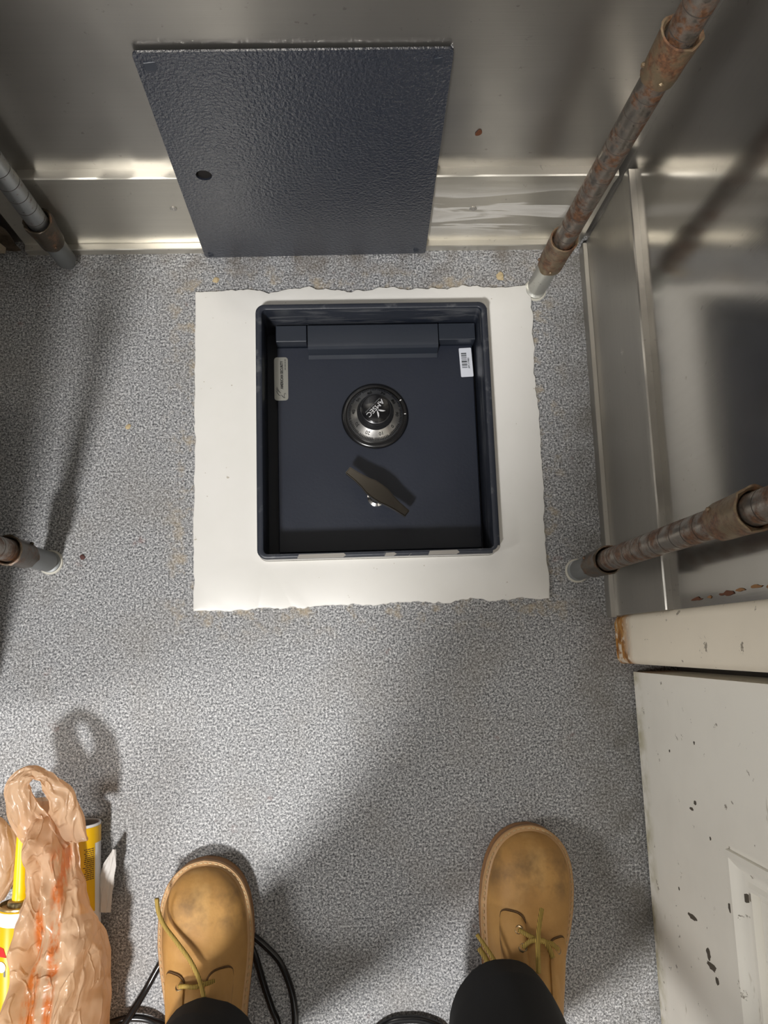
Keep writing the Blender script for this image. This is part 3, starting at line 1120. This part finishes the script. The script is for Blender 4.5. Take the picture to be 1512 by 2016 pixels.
# ================================================================== person
person = thing('person', (0, -.45, 0), 'person standing in tan work boots and black trousers', 'person')
pm = Matrix.Translation((0, .45, 0))      # children are built in world space


def fix(o):
    o.matrix_parent_inverse = Matrix.Identity(4)
    o.location = (0, .45, 0)
    return o


LB = .30
HW = [(0, 0.), (.002, .0135), (.006, .0225), (.012, .0305), (.022, .0385), (.038, .0450), (.06, .0488), (.085, .0495), (.11, .0475), (.14, .0430), (.17, .0390), (.21, .0370), (.255, .0360), (.28, .0320), (.292, .0230), (.30, .0060)]
HT = [(0, .031), (.003, .040), (.008, .047), (.016, .055), (.03, .0625), (.05, .0675), (.07, .0715), (.09, .0800), (.11, .0940), (.13, .1085), (.15, .1220), (.17, .1310), (.2, .138), (.3, .140)]


def interp(T, d):
    for (a, va), (b, vb) in zip(T, T[1:]):
        if d <= b:
            t = (d - a) / (b - a)
            return va + (vb - va) * t
    return T[-1][1]


def smooth_interp(T, d):
    h = .004 if d > .012 else min(.004, d * .5)
    return sum(interp(T, min(.3, max(0, d + h * k))) for k in (-1, -.5, 0, .5, 1)) / 5


def boot(name, toe, deg, lab, lacing):
    """boot frame: x across, y forward from the heel (toe tip at y=.30)"""
    MB = Matrix.Translation(toe) @ Matrix.Rotation(R(deg), 4, 'Z') @ Matrix.Translation((0, -LB, 0))
    W0 = .0295

    def S(d, t, off=0.):
        def P(d, t):
            h, H = smooth_interp(HW, d), smooth_interp(HT, d)
            s = math.sin(t)
            e = .62 + .55 * min(1, d / .13)
            wv = math.cos(t)
            crease = 0
            if .075 < d < .125:
                crease = .0011 * math.sin((d - .075) * 390 + 1.6 * math.cos(t * 2.2)) * s ** 2
            lump = .0010 * noise.noise(Vector((d * 40, t * 2.2, deg)))
            return Vector((h * math.copysign(abs(wv) ** .93, wv) * (1 - .10 * s * min(1, d / .1)), LB - d, W0 + (H - W0) * max(0, s) ** e + crease + lump * s))
        p = P(d, t)
        if off:
            a = P(d + .001, t) - P(max(0, d - .001), t)
            b = P(d, t + .02) - P(d, t - .02)
            nn = a.cross(b)
            nn.normalize()
            if nn.z < 0:
                nn = -nn
            p = p + nn * off
        return p

    nt = 40
    ds = [.0004, .0012, .0025, .004, .006, .009, .013, .018, .024, .03] + [.03 + .0055 * k for k in range(1, 49)] + [.2975]
    bm = bmesh.new()
    rings = []
    for d in ds:
        rings.append([bm.verts.new(S(d, PI * k / nt)) for k in range(nt + 1)])
    for a, b in zip(rings, rings[1:]):
        for k in range(nt):
            bm.faces.new((a[k], a[k + 1], b[k + 1], b[k]))
    bm.faces.new(rings[0])
    bm.faces.new(rings[-1][::-1])
    up_ = fix(obj(name, bm, 'leather', person, smooth=60))
    up_.matrix_parent_inverse = Matrix.Identity(4)
    up_.matrix_local = Matrix.Translation((0, .45, 0)) @ MB
    tag(up_, lab)

    def sub(nm, bm, mt, smooth=False):
        return obj(nm, bm, mt, up_, smooth=smooth)

    def outline(off, n_=70):
        L_, R_ = [], []
        for k in range(n_ + 1):
            d = .2995 * (k / n_) ** 1.7
            h = smooth_interp(HW, d)
            L_.append((h, LB - d))
        # push the outline outwards along its own normal
        pts = [(-x, y) for x, y in L_[::-1]] + L_[1:]
        out = []
        for i, (x, y) in enumerate(pts):
            x0, y0 = pts[max(0, i - 1)]
            x1, y1 = pts[min(len(pts) - 1, i + 1)]
            tx, ty = x1 - x0, y1 - y0
            l = math.hypot(tx, ty) or 1
            out.append((x + off * -ty / l, y + off * tx / l))
        return out
    bm = bmesh.new()
    oo = lambda q: outline(q)
    ring_shell(bm, [(oo(.0028), 0), (oo(.0048), .002), (oo(.0050), .012), (oo(.0044), .0135), (oo(.0050), .015), (oo(.0052), .0245)])
    sub('sole', bm, 'sole', 30)
    bm = bmesh.new()
    ring_shell(bm, [(oo(.0050), .0245), (oo(.0060), .0253), (oo(.0060), .0285), (oo(.0052), .0297), (oo(.0016), .0300), (oo(.0004), .0315), (oo(-.0015), .0320), (oo(-.005), .0300)])
    sub('welt', bm, 'welt', 50)
    # stitches around the welt: too fine to pick out one by one
    path = outline(.0032, 90)
    acc, last = 0, path[0]
    bm = bmesh.new()
    nxt = .003
    for i in range(1, len(path)):
        x, y = path[i]
        acc_ = math.dist(path[i - 1], path[i])
        acc += acc_
        if acc > nxt and y > .12:
            nxt = acc + .0048
            a = math.atan2(y - path[i - 1][1], x - path[i - 1][0])
            box(bm, -.0017, .0017, -.0005, .0005, .0296, .0306, M4=Matrix.Translation((x, y, 0)) @ Matrix.Rotation(a, 4, 'Z'))
    st = sub('stitching', bm, 'thread')
    st['kind'] = 'stuff'

    # eyelet facings: a second layer of leather either side of the tongue
    def facing(d0, d1, t0, t1, front_round):
        bm = bmesh.new()
        nu, nv = 16, 12
        top, bot = [], []
        for i in range(nu + 1):
            rt, rb = [], []
            for j in range(nv + 1):
                t = t0 + (t1 - t0) * j / nv
                e = abs(2 * j / nv - 1)
                dd = d0 + front_round * (1 - math.sqrt(max(0, 1 - e ** 3)))
                d = dd + (d1 - dd) * i / nu
                edge = 1 if 0 < i and 0 < j < nv else .55
                rt.append(bm.verts.new(S(d, t, .0040 * edge)))
                rb.append(bm.verts.new(S(d, t, -.001)))
            top.append(rt)
            bot.append(rb)
        for g in (top, bot):
            for i in range(nu):
                for j in range(nv):
                    bm.faces.new((g[i][j], g[i][j + 1], g[i + 1][j + 1], g[i + 1][j]))
        for i in range(nu):
            for j in (0, nv):
                bm.faces.new((top[i][j], top[i + 1][j], bot[i + 1][j], bot[i][j]))
        for j in range(nv):
            for i in (0, nu):
                bm.faces.new((top[i][j], top[i][j + 1], bot[i][j + 1], bot[i][j]))
        sub('eyelet_facing', bm, 'leather', 50)
        bm = bmesh.new()
        ln = [S(d0 + front_round * (1 - math.sqrt(max(0, 1 - abs(2 * q / 20 - 1) ** 3))) - .0012, t0 + (t1 - t0) * q / 20, .0006) for q in range(21)]
        far = [S(d0 + front_round + (d1 - d0) * q / 10, t1 + .015, .0006) for q in range(1, 11)]
        tube(bm, (ln + far) if t1 > H90 else ([S(d0 + front_round + (d1 - d0) * q / 10, t0 - .015, .0006) for q in range(10, 0, -1)] + ln), .0011, 6)
        sub('seam', bm, 'seam')
    for q in lacing['facings']:
        facing(*q)
    for d, t in lacing['eyelets']:
        p = S(d, t, .0026)
        nn = (S(d, t, .004) - S(d, t, .001)).normalized()
        bm = bmesh.new()
        lathe(bm, [(.0050, -.0008), (.0050, .0006), (.0042, .0012), (.0030, .0008), (.0024, -.0006)], n=20, cap1=False)
        bmesh.ops.transform(bm, matrix=Matrix.Translation(p) @ nn.to_track_quat('Z', 'Y').to_matrix().to_4x4(), verts=bm.verts)
        sub('eyelet', bm, 'eyelet', 40)
        bm = bmesh.new()
        lathe(bm, [(.0028, -.0004), (.0028, .0004)], n=16)
        bmesh.ops.transform(bm, matrix=Matrix.Translation(p) @ nn.to_track_quat('Z', 'Y').to_matrix().to_4x4(), verts=bm.verts)
        sub('eyelet_hole', bm, 'hole')
    for path_, rad in lacing['laces']:
        pts = []
        for q in path_:
            if len(q) == 3 and q[2] is not None and q[0] != 'w':
                pts.append(S(q[0], q[1], q[2]))
            else:
                pts.append(MB.inverted() @ Vector(q[1]))
        bm = bmesh.new()
        tube(bm, catmull(pts, 8), rad, 10, .8)
        sub('lace', bm, 'lace', True)
    # dark stitched seam along the edge of each facing
    return up_


boot('boot', (-.1800, -.2500, 0), 1., 'left boot, tan nubuck, one lace end flung over its outer side', dict(
    facings=[(.100, .20, H90 + .26, H90 + .92, .010), (.098, .20, H90 - .92, H90 - .22, .012)],
    eyelets=[(.1095, H90 + .36), (.1075, H90 - .40)],
    laces=[([(.1095, H90 + .36, .003), (.110, H90 + .2, .006), (.111, H90, .0065), (.109, H90 - .2, .006), (.1075, H90 - .40, .003)], .0026),
           ([('w', (-.166, -.372, .112)), ('w', (-.1655, -.362, .113)), ('w', (-.1718, -.3500, .101)), ('w', (-.1838, -.3335, .090)), ('w', (-.2010, -.3170, .079)), ('w', (-.2170, -.3025, .069)), ('w', (-.2245, -.2885, .066)), ('w', (-.2262, -.2735, .068))], .0026)]))
boot('boot', (.2110, -.2265, 0), -7., 'right boot, tan nubuck, loose lace end pointing at the toe', dict(
    facings=[(.082, .20, H90 + .26, H90 + .92, .010), (.103, .20, H90 - .86, H90 - .26, .010)],
    eyelets=[(.0975, H90 + .42), (.1125, H90 + .36), (.113, H90 - .48)],
    laces=[([(.0975, H90 + .42, .003), (.100, H90 + .25, .005), (.104, H90, .0055), (.108, H90 - .25, .006), (.113, H90 - .48, .003)], .0026),
           ([(.1125, H90 + .36, .003), (.109, H90 + .2, .008), (.107, H90 + .05, .010), (.109, H90 - .1, .010), (.118, H90 - .2, .010)], .0027),
           ([('w', (.1905, -.352, .120)), ('w', (.1918, -.3390, .1165)), ('w', (.1945, -.3225, .109)), ('w', (.1990, -.3100, .099)), ('w', (.2050, -.2975, .088))], .0027),
           ([('w', (.1500, -.349, .105)), ('w', (.1425, -.337, .098)), ('w', (.1310, -.3215, .086))], .0022),
           ([('w', (.1420, -.350, .098)), ('w', (.1372, -.342, .092)), ('w', (.1325, -.3355, .087))], .0030)]))


# trousers: two legs and the seat, hems resting over the boots
def leg_rings(bm, st, n_=44, seed=0):
    rings = []
    for i, (cx, cy, cz, rx, ry, tilt) in enumerate(st):
        rg = []
        for k in range(n_):
            a = 2 * PI * k / n_
            w = 1 + .045 * noise.noise(Vector((math.cos(a) * 1.6, math.sin(a) * 1.6, cz * 5 + seed))) + .03 * noise.noise(Vector((math.cos(a) * 3, math.sin(a) * 3, cz * 16 + seed)))
            x, y = cx + rx * w * math.cos(a), cy + ry * w * math.sin(a)
            rg.append(bm.verts.new((x, y, cz + tilt * math.sin(a) + .004 * noise.noise(Vector((math.cos(a), math.sin(a), seed + 9))))))
        rings.append(rg)
    for a, b in zip(rings, rings[1:]):
        for k in range(n_):
            bm.faces.new((a[k], a[(k + 1) % n_], b[(k + 1) % n_], b[k]))
    return rings


def dense(st, sub=6):
    out = []
    for a, b in zip(st, st[1:]):
        for k in range(sub):
            t = k / sub
            t = t * t * (3 - 2 * t)
            out.append(tuple(p + (q - p) * t for p, q in zip(a, b)))
    out.append(st[-1])
    return out


bm = bmesh.new()
Lg = [(-.1640, -.4320, .150, .047, .064, .012), (-.1640, -.4320, .100, .051, .068, .018), (-.1635, -.4330, .097, .056, .073, .020), (-.1630, -.4350, .135, .057, .074, .014), (-.1570, -.4500, .22, .063, .072, .004), (-.1380, -.4640, .36, .068, .074, 0), (-.1180, -.4720, .50, .074, .080, 0), (-.1000, -.4900, .72, .088, .098, 0), (-.0800, -.5100, .88, .092, .115, 0)]
Rg = [(.1530, -.4110, .150, .050, .064, .012), (.1530, -.4110, .104, .055, .070, .018), (.1525, -.4120, .101, .060, .076, .020), (.1520, -.4150, .14, .062, .078, .014), (.1490, -.4360, .22, .067, .076, .004), (.1380, -.4600, .36, .070, .076, 0), (.1210, -.4700, .50, .075, .081, 0), (.1020, -.4900, .72, .088, .098, 0), (.0820, -.5100, .88, .092, .115, 0)]
leg_rings(bm, dense(Lg), seed=1)
leg_rings(bm, dense(Rg), seed=5)
leg_rings(bm, dense([(0, -.515, .80, .165, .10, 0), (0, -.515, .90, .178, .118, 0), (0, -.515, 1.02, .162, .108, 0)]), seed=8)
tr = obj('trousers', bm, 'trouser', person, smooth=True)
tr.location = (0, .45, 0)
tag(tr, 'black trousers')

# the body itself: one skinned figure, head bowed, arms hanging
V_ = [((0, -.515, .93), .125), ((0, -.52, 1.10), .125), ((0, -.52, 1.28), .145), ((0, -.505, 1.44), .105), ((0, -.470, 1.52), .055), ((0, -.425, 1.60), .082), ((0, -.400, 1.69), .086),
      ((-.13, -.525, 1.42), .062), ((-.18, -.54, 1.16), .046), ((-.176, -.48, .93), .035), ((-.174, -.46, .85), .036),
      ((.17, -.525, 1.42), .062), ((.22, -.54, 1.16), .046), ((.216, -.48, .93), .035), ((.214, -.46, .85), .036),
      ((-.09, -.51, .84), .085), ((-.125, -.47, .48), .050), ((-.163, -.445, .10), .034), ((-.178, -.40, .06), .030),
      ((.09, -.51, .84), .085), ((.128, -.465, .48), .050), ((.165, -.425, .10), .034), ((.190, -.375, .06), .030)]
E_ = [(0, 1), (1, 2), (2, 3), (3, 4), (4, 5), (5, 6), (3, 7), (7, 8), (8, 9), (9, 10), (3, 11), (11, 12), (12, 13), (13, 14), (0, 15), (15, 16), (16, 17), (17, 18), (0, 19), (19, 20), (20, 21), (21, 22)]
# fingers: four and a thumb on each hand, each its own short chain
for s, wrist in ((-1, 10), (1, 14)):
    base = Vector(V_[wrist][0])
    for j, (dy, ln) in enumerate(((.030, .070), (.010, .078), (-.010, .074), (-.028, .060))):
        i0 = len(V_)
        p = base + Vector((0, dy, -.040))
        V_ += [(tuple(p), .0095), (tuple(p + Vector((-s * .006, .004, -ln * .5))), .0085), (tuple(p + Vector((-s * .020, .006, -ln))), .0075)]
        E_ += [(wrist, i0), (i0, i0 + 1), (i0 + 1, i0 + 2)]
    i0 = len(V_)
    p = base + Vector((-s * .012, .040, -.006))
    V_ += [(tuple(p), .011), (tuple(p + Vector((-s * .016, .020, -.032))), .0085)]
    E_ += [(wrist, i0), (i0, i0 + 1)]
me = bpy.data.meshes.new('body')
me.from_pydata([v for v, r in V_], E_, [])
me.materials.append(MAT['skin'])
bd = link('body', me, person)
bd.location = (0, .45, 0)
md = bd.modifiers.new('skin', 'SKIN')
md.use_smooth_shade = True
for i, (v, r) in enumerate(V_):
    # legs stay well inside the trousers and boots
    rr_ = r * (.8 if i in (15, 16, 19, 20) else .62 if i in (17, 18, 21, 22) else .62 if i == 0 else 1)
    me.skin_vertices[0].data[i].radius = (rr_, rr_)
    me.skin_vertices[0].data[i].use_root = i == 0
bd.modifiers.new('sub', 'SUBSURF').levels = 1
bd.modifiers['sub'].render_levels = 1
bm = bmesh.new()       # jacket body and sleeves over the figure
leg_rings(bm, dense([(.02, -.525, .90, .165, .125, 0), (.02, -.53, 1.10, .165, .130, 0), (.02, -.535, 1.30, .185, .140, 0), (.02, -.525, 1.43, .165, .120, 0), (0, -.495, 1.50, .085, .080, 0)]), seed=3)
for s in (-1, 1):
    tube(bm, catmull([(.02 + s * .13, -.525, 1.44), (.02 + s * .175, -.53, 1.36), (.02 + s * .200, -.54, 1.16), (.02 + s * .198, -.50, 1.00), (.02 + s * .196, -.48, .92)], 6), .056, 20)
jk = obj('jacket', bm, 'jacket', person, smooth=True)
jk.location = (0, .45, 0)
bm = bmesh.new()
bmesh.ops.create_uvsphere(bm, u_segments=24, v_segments=14, radius=.098)
for v in bm.verts:
    if v.co.z < -.01 and v.co.y > -.02:
        v.co.z = -.01 - .1 * (v.co.z + .01)
    v.co = Vector((v.co.x * .9, v.co.y * 1.02, v.co.z)) + Vector((0, -.415, 1.70))
hr = obj('hair', bm, 'jacket', person, smooth=True)
hr.location = (0, .45, 0)

# ================================================================== power cord
bm = bmesh.new()
cr = .0040
tube(bm, catmull([(-.1290, -.3360, cr), (-.1240, -.3400, cr), (-.1135, -.3490, cr), (-.0956, -.3680, cr), (-.0839, -.3940, cr), (-.0788, -.4176, cr), (-.0786, -.4450, cr), (-.088, -.52, cr), (-.12, -.60, cr), (-.20, -.66, .009), (-.30, -.64, .013), (-.355, -.56, .013), (-.345, -.47, .013),
                  (-.304, -.4315, .012), (-.2926, -.4238, .012), (-.2752, -.4190, .0125), (-.2577, -.4190, .012), (-.2420, -.4240, .010), (-.2280, -.436, cr), (-.232, -.47, cr)], 10), cr, 12)
tube(bm, catmull([(-.2330, -.3600, cr), (-.2410, -.3725, cr), (-.2530, -.3930, .006), (-.2669, -.4141, .017), (-.2810, -.4352, .021), (-.300, -.48, .016), (-.28, -.57, cr), (-.20, -.60, cr), (-.13, -.57, cr), (-.098, -.50, cr), (-.0976, -.4415, cr), (-.1051, -.4191, cr), (-.1139, -.3937, cr), (-.1215, -.3681, cr), (-.1260, -.3560, cr), (-.1290, -.350, cr)], 10), cr, 12)
tube(bm, catmull([(-.098, -.50, cr), (-.05, -.50, cr), (.0000, -.4630, .005), (.0292, -.4420, .006), (.0534, -.4380, .006), (.0774, -.4415, .006), (.100, -.4560, .005), (.11, -.50, cr), (.06, -.56, cr), (-.02, -.58, cr), (-.12, -.62, .006)], 10), .0045, 12)
cord = obj('power_cord', bm, 'cable', smooth=True)
tag(cord, 'black power cord coiled on the floor around the left boot', 'cord')

# ================================================================== sealant tubes
def cartridge(name, loc, rz, pitch, label, nozzle, open_end):
    """axis along +y from the plunger end (y=0) to the shoulder (y=.215)"""
    t = thing(name, loc, label, 'tube', 'sealant tubes by the bag')
    t.rotation_euler = (pitch, 0, rz)
    RY = Matrix.Rotation(R(-90), 4, 'X')

    def turned(nm, prof, mt, parent=None, n_=44, **k):
        bm = bmesh.new()
        lathe(bm, prof, n=n_, **k)
        bmesh.ops.transform(bm, matrix=RY, verts=bm.verts)
        return obj(nm, bm, mt, parent or t, smooth=40)
    return t, turned


r0 = .0237
tA, turned = cartridge('sealant_tube', (-.3910, -.4900, r0 + .0022), R(-.4), R(2.2), 'yellow and white sealant tube with yellow nozzle, left of the bag', True, False)
turned('cartridge', [(r0 - .001, 0), (r0, .001), (r0, .2050), (r0 - .0008, .2062), (r0 - .0020, .2066)], 'yellow')
turned('end_band', [(r0 + .00025, .1900), (r0 + .00025, .2048)], 'tube_white', cap0=False, cap1=False)
turned('shoulder', [(r0 - .0006, .2060), (r0 + .0006, .2072), (r0 + .0006, .2090), (r0 - .0016, .2098), (r0 - .0030, .2070), (.0150, .2075), (.0140, .2120), (.0125, .2135), (.0100, .2140)], 'brass')
turned('nozzle', [(.0098, .2130), (.0098, .2170), (.0094, .2190), (.0092, .225), (.0056, .3080), (.0046, .3090), (.0026, .3085)], 'nozzle')
# the brand block is turned half out of sight: a red wedge and a round white letter on grey
def on_tube(t, name, loop, mt, rad):
    bm = bmesh.new()
    v = []
    for a, y in loop:
        v.append(bm.verts.new((rad * math.cos(R(a)), y, rad * math.sin(R(a)))))
    bm.faces.new(v)
    return obj(name, bm, mt, t)


on_tube(tA, 'red_print_wedge', [(126, .1585), (102, .1585), (112, .1680), (126, .1690)], 'red', r0 + .0006)
on_tube(tA, 'grey_print_block', [(130, .1380), (104, .1380), (104, .1440), (107, .1470), (130, .1470)], 'printgrey', r0 + .0004)
on_tube(tA, 'white_print_letter', [(117 + 14 * math.cos(R(a)), .1480 + .0058 * math.sin(R(a))) for a in range(0, 360, 24)], 'white_ink', r0 + .0008)

tB, turned = cartridge('sealant_tube', (-.3225, -.4120, r0 + .001), R(1.0), R(1.2), 'white and yellow sealant tube with open end, under the right edge of the bag', False, True)
turned('cartridge', [(r0, 0), (r0, .2130), (r0 + .0004, .2150), (r0 + .0002, .2160), (r0 - .0016, .2160), (r0 - .0018, .2100), (r0 - .0020, .1850), (.001, .1830)], 'tube_white')
turned('end_band', [(r0 + .00025, .1945), (r0 + .00025, .2128)], 'yellow', cap0=False, cap1=False)
turned('inner_sleeve', [(r0 - .0022, .1860), (r0 - .0022, .2145)], 'tube_grey', cap0=False, cap1=False)
bm = bmesh.new()          # yellow panel of small print on the shoulder of the tube
for a0, a1, y0, y1 in ((28, 74, .120, .1945),):
    k = 8
    ra = r0 + .0003
    rowa = [bm.verts.new((ra * math.cos(R(a0 + (a1 - a0) * i / k)), y0, ra * math.sin(R(a0 + (a1 - a0) * i / k)))) for i in range(k + 1)]
    rowb = [bm.verts.new((ra * math.cos(R(a0 + (a1 - a0) * i / k)), y1, ra * math.sin(R(a0 + (a1 - a0) * i / k)))) for i in range(k + 1)]
    for i in range(k):
        bm.faces.new((rowa[i], rowa[i + 1], rowb[i + 1], rowb[i]))
obj('print_panel', bm, 'yellow', tB)
bm = bmesh.new()
rng = random.Random(2)
for i in range(16):
    y = .1890 - i * .0022
    a = 32
    while a < 58:
        da = rng.uniform(3, 9)
        v = [bm.verts.new(((r0 + .0006) * math.cos(R(q)), yy_, (r0 + .0006) * math.sin(R(q)))) for q, yy_ in ((a, y), (a + da, y), (a + da, y + .0009), (a, y + .0009))]
        bm.faces.new(v)
        a += da + 1.4
sp = obj('small_print', bm, 'crumb_dark', tB)
sp['kind'] = 'stuff'

# ================================================================== carrier bag
BAG = [(-.150, -.372, -.335, .050), (-.1791, -.3870, -.3230, .070), (-.2096, -.3741, -.3185, .078), (-.2359, -.3691, -.3165, .074), (-.2609, -.3665, -.3085, .080), (-.2798, -.3715, -.3040, .082), (-.2960, -.3745, -.3000, .086), (-.3174, -.3780, -.2890, .090), (-.3441, -.3800, -.2870, .094), (-.3758, -.3815, -.2860, .096), (-.4050, -.3830, -.2860, .096), (-.46, -.385, -.284, .092), (-.53, -.390, -.285, .085), (-.58, -.383, -.292, .074), (-.60, -.37, -.305, .058)]


def bagv(y, j):
    return smooth_bag(y, j)


def smooth_bag(y, j):
    for a, b in zip(BAG, BAG[1:]):
        if y >= b[0]:
            t = (a[0] - y) / (a[0] - b[0])
            t = t * t * (3 - 2 * t)
            return (a[j] + (b[j] - a[j]) * t) * (1.22 if j == 3 else 1)
    return BAG[-1][j] * (1.22 if j == 3 else 1)


import numpy as np
rs = np.random.RandomState(11)


def creases(X, Y, n, wlo, whi, llo, lhi, hmax, spread, box_):
    """straight, tent-shaped folds scattered over the film: sharp crests with flat flanks"""
    D = np.zeros_like(X)
    for k in range(n):
        cx, cy = rs.uniform(box_[0], box_[1]), rs.uniform(box_[2], box_[3])
        a = PI / 2 + rs.normal(0, spread)
        w, L, h = rs.uniform(wlo, whi), rs.uniform(llo, lhi), hmax * rs.uniform(.35, 1) * (1 if rs.rand() < .6 else -1)
        dx, dy = X - cx, Y - cy
        u = dx * math.cos(a) + dy * math.sin(a)
        v = -dx * math.sin(a) + dy * math.cos(a)
        t = np.clip(1 - np.abs(v) / w, 0, 1) * np.clip((1 - np.abs(u) / L) * 2.2, 0, 1)
        D += h * t
    return D


bag = thing('carrier_bag', (-.3305, -.3970, 0), 'crumpled translucent tan plastic carrier bag lying beside the sealant tubes', 'bag')
bo = Matrix.Translation((.335, .40, 0))
NY, NT = 230, 150
PX, PY_, PZ, NXv, NZv, ARC = (np.zeros((NY + 1, NT)) for _ in range(6))
for i in range(NY + 1):
    y = -.165 - (.60 - .165) * i / NY
    x0, x1, h = (smooth_bag(y, j) for j in (1, 2, 3))
    cx, hw = (x0 + x1) / 2, (x1 - x0) / 2
    zlow = .050 if y > -.28 else .050 - .046 * min(1, (-.28 - y) / .06)
    if y < -.40:
        zlow = .004
    for k in range(NT):
        a = 2 * PI * k / NT
        ca, sa = math.cos(a), math.sin(a)
        lf = noise.noise(Vector((ca * 1.6 + 3, sa * 1.6, y * 9))) * .004 + noise.noise(Vector((ca * 4 + 7, sa * 4, y * 14))) * .0015
        PX[i, k] = cx + hw * math.copysign(abs(ca) ** .75, ca)
        PY_[i, k] = y
        PZ[i, k] = (h + zlow) / 2 + (h - zlow) / 2 * math.copysign(abs(sa) ** .8, sa)
        NXv[i, k], NZv[i, k] = ca, sa
        ARC[i, k] = lf
bb_ = (-.40, -.27, -.60, -.16)
D = ARC + creases(PX, PY_, 70, .008, .020,   .040, .110, .0105, .18, bb_) + creases(PX, PY_, 120, .0045, .010, .016, .050, .0044, .45, bb_) + creases(PX, PY_, 60, .004, .009, .010, .024, .0030, 1.2, bb_)
D = np.where(NZv < -.2, D * .25, D) * np.clip((-.165 - PY_) / .02 + .15, 0, 1)
bm = bmesh.new()
rings = [[bm.verts.new((PX[i, k] + NXv[i, k] * D[i, k] * .5, PY_[i, k], max(.0015, PZ[i, k] + max(0, NZv[i, k] + .3) * D[i, k]))) for k in range(NT)] for i in range(NY + 1)]
for a, b in zip(rings, rings[1:]):
    for k in range(NT):
        bm.faces.new((a[k], a[(k + 1) % NT], b[(k + 1) % NT], b[k]))
bm.faces.new(rings[-1])
bmesh.ops.transform(bm, matrix=bo, verts=bm.verts)
sack = obj('sack', bm, 'bag', bag, smooth=35)


def ribbon(name, pts, widths, seed, h=.010):
    """a gathered strap of film: a flattened, pleated tube"""
    P = catmull(pts, 14)
    n_ = 72
    bm = bmesh.new()
    rings = []
    for i, p in enumerate(P):
        t = i / (len(P) - 1) * (len(widths) - 1)
        j = min(int(t), len(widths) - 2)
        w = widths[j] + (widths[j + 1] - widths[j]) * (t - j)
        d = (P[min(i + 1, len(P) - 1)] - P[max(i - 1, 0)]).normalized()
        s = d.cross(Vector((0, 0, 1))).normalized()
        u = s.cross(d)
        rg = []
        for k in range(n_):
            a = 2 * PI * k / n_
            ph = 1.7 * noise.noise(Vector((i * .05, seed, 1))) + seed
            tri = abs(((a * 9 / (2 * PI) + ph) % 1) - .5) * 2          # pleats with sharp crests
            tri2 = abs(((a * 4 / (2 * PI) + ph * .6 + .03 * i) % 1) - .5) * 2
            pl_ = h * (.26 * tri + .34 * tri2 - .3) * (.6 + .6 * abs(noise.noise(Vector((math.cos(a) * 2 + seed, math.sin(a) * 2, i * .09)))))
            sp = .0035 * noise.noise(Vector((math.cos(a) * 2 + seed, math.sin(a) * 2, i * .07)))
            rg.append(bm.verts.new(p + s * (w * math.cos(a) + sp) + u * (h * .75 * math.sin(a) + pl_)))
        rings.append(rg)
    for a, b in zip(rings, rings[1:]):
        for k in range(n_):
            bm.faces.new((a[k], a[(k + 1) % n_], b[(k + 1) % n_], b[k]))
    bm.faces.new(rings[0][::-1])
    bm.faces.new(rings[-1])
    bmesh.ops.transform(bm, matrix=bo, verts=bm.verts)
    return obj(name, bm, 'bag_thin', bag, smooth=35)


ribbon('handle', [(-.345, -.218, .080), (-.3530, -.198, .094), (-.3665, -.172, .102), (-.3735, -.150, .108), (-.3695, -.136, .110), (-.3575, -.1290, .110), (-.3460, -.1340, .108), (-.3360, -.1450, .106), (-.3280, -.160, .102), (-.3240, -.180, .094), (-.326, -.205, .078)],
       [.024, .020, .017, .0150, .0105, .0075, .0060, .0105, .0145, .0180, .020], 2.)
ribbon('loose_flap', [(-.447, -.190, .030), (-.428, -.205, .036), (-.4160, -.225, .034), (-.418, -.255, .028), (-.43, -.28, .020)], [.010, .018, .016, .014, .010], 6., .012)
ribbon('loose_flap', [(-.377, -.215, .030), (-.3765, -.240, .034), (-.3735, -.268, .036), (-.3700, -.300, .034)], [.008, .011, .010, .006], 9., .006)
ribbon('loose_flap', [(-.3000, -.300, .028), (-.2985, -.272, .028), (-.2950, -.248, .028), (-.2900, -.230, .030)], [.005, .0075, .0065, .0012], 4., .0020).data.materials[0] = MAT['paper']

# ================================================================== crumbs on the floor
for i, (x, y, s, mt, lab) in enumerate((
        (.2184, .4970, .0058, 'tan_crumb', 'tan plaster crumb on the floor left of the rusty back post'),
        (-.1723, .4972, .0042, 'tan_crumb', 'small brown crumb on the floor below the cover plate'),
        (-.2862, .2939, .0036, 'tan_crumb', 'tiny tan crumb on the open floor left of the patch'),
        (-.3408, .1228, .0034, 'crumb_dark', 'tiny dark red crumb on the floor right of the left post'))):
    bm = bmesh.new()
    bmesh.ops.create_icosphere(bm, subdivisions=2, radius=s)
    for v in bm.verts:
        v.co *= 1 + .45 * noise.noise(v.co * 260 + Vector((i * 5, 0, 0)))
        v.co.z = max(v.co.z * .45, -s * .2)
    zmin = min(v.co.z for v in bm.verts)
    bmesh.ops.translate(bm, vec=(0, 0, -zmin + .0002), verts=bm.verts)
    o = obj('crumb', bm, mt)
    o.location = (x, y, 0)
    tag(o, lab, 'crumb', 'crumbs on the floor')
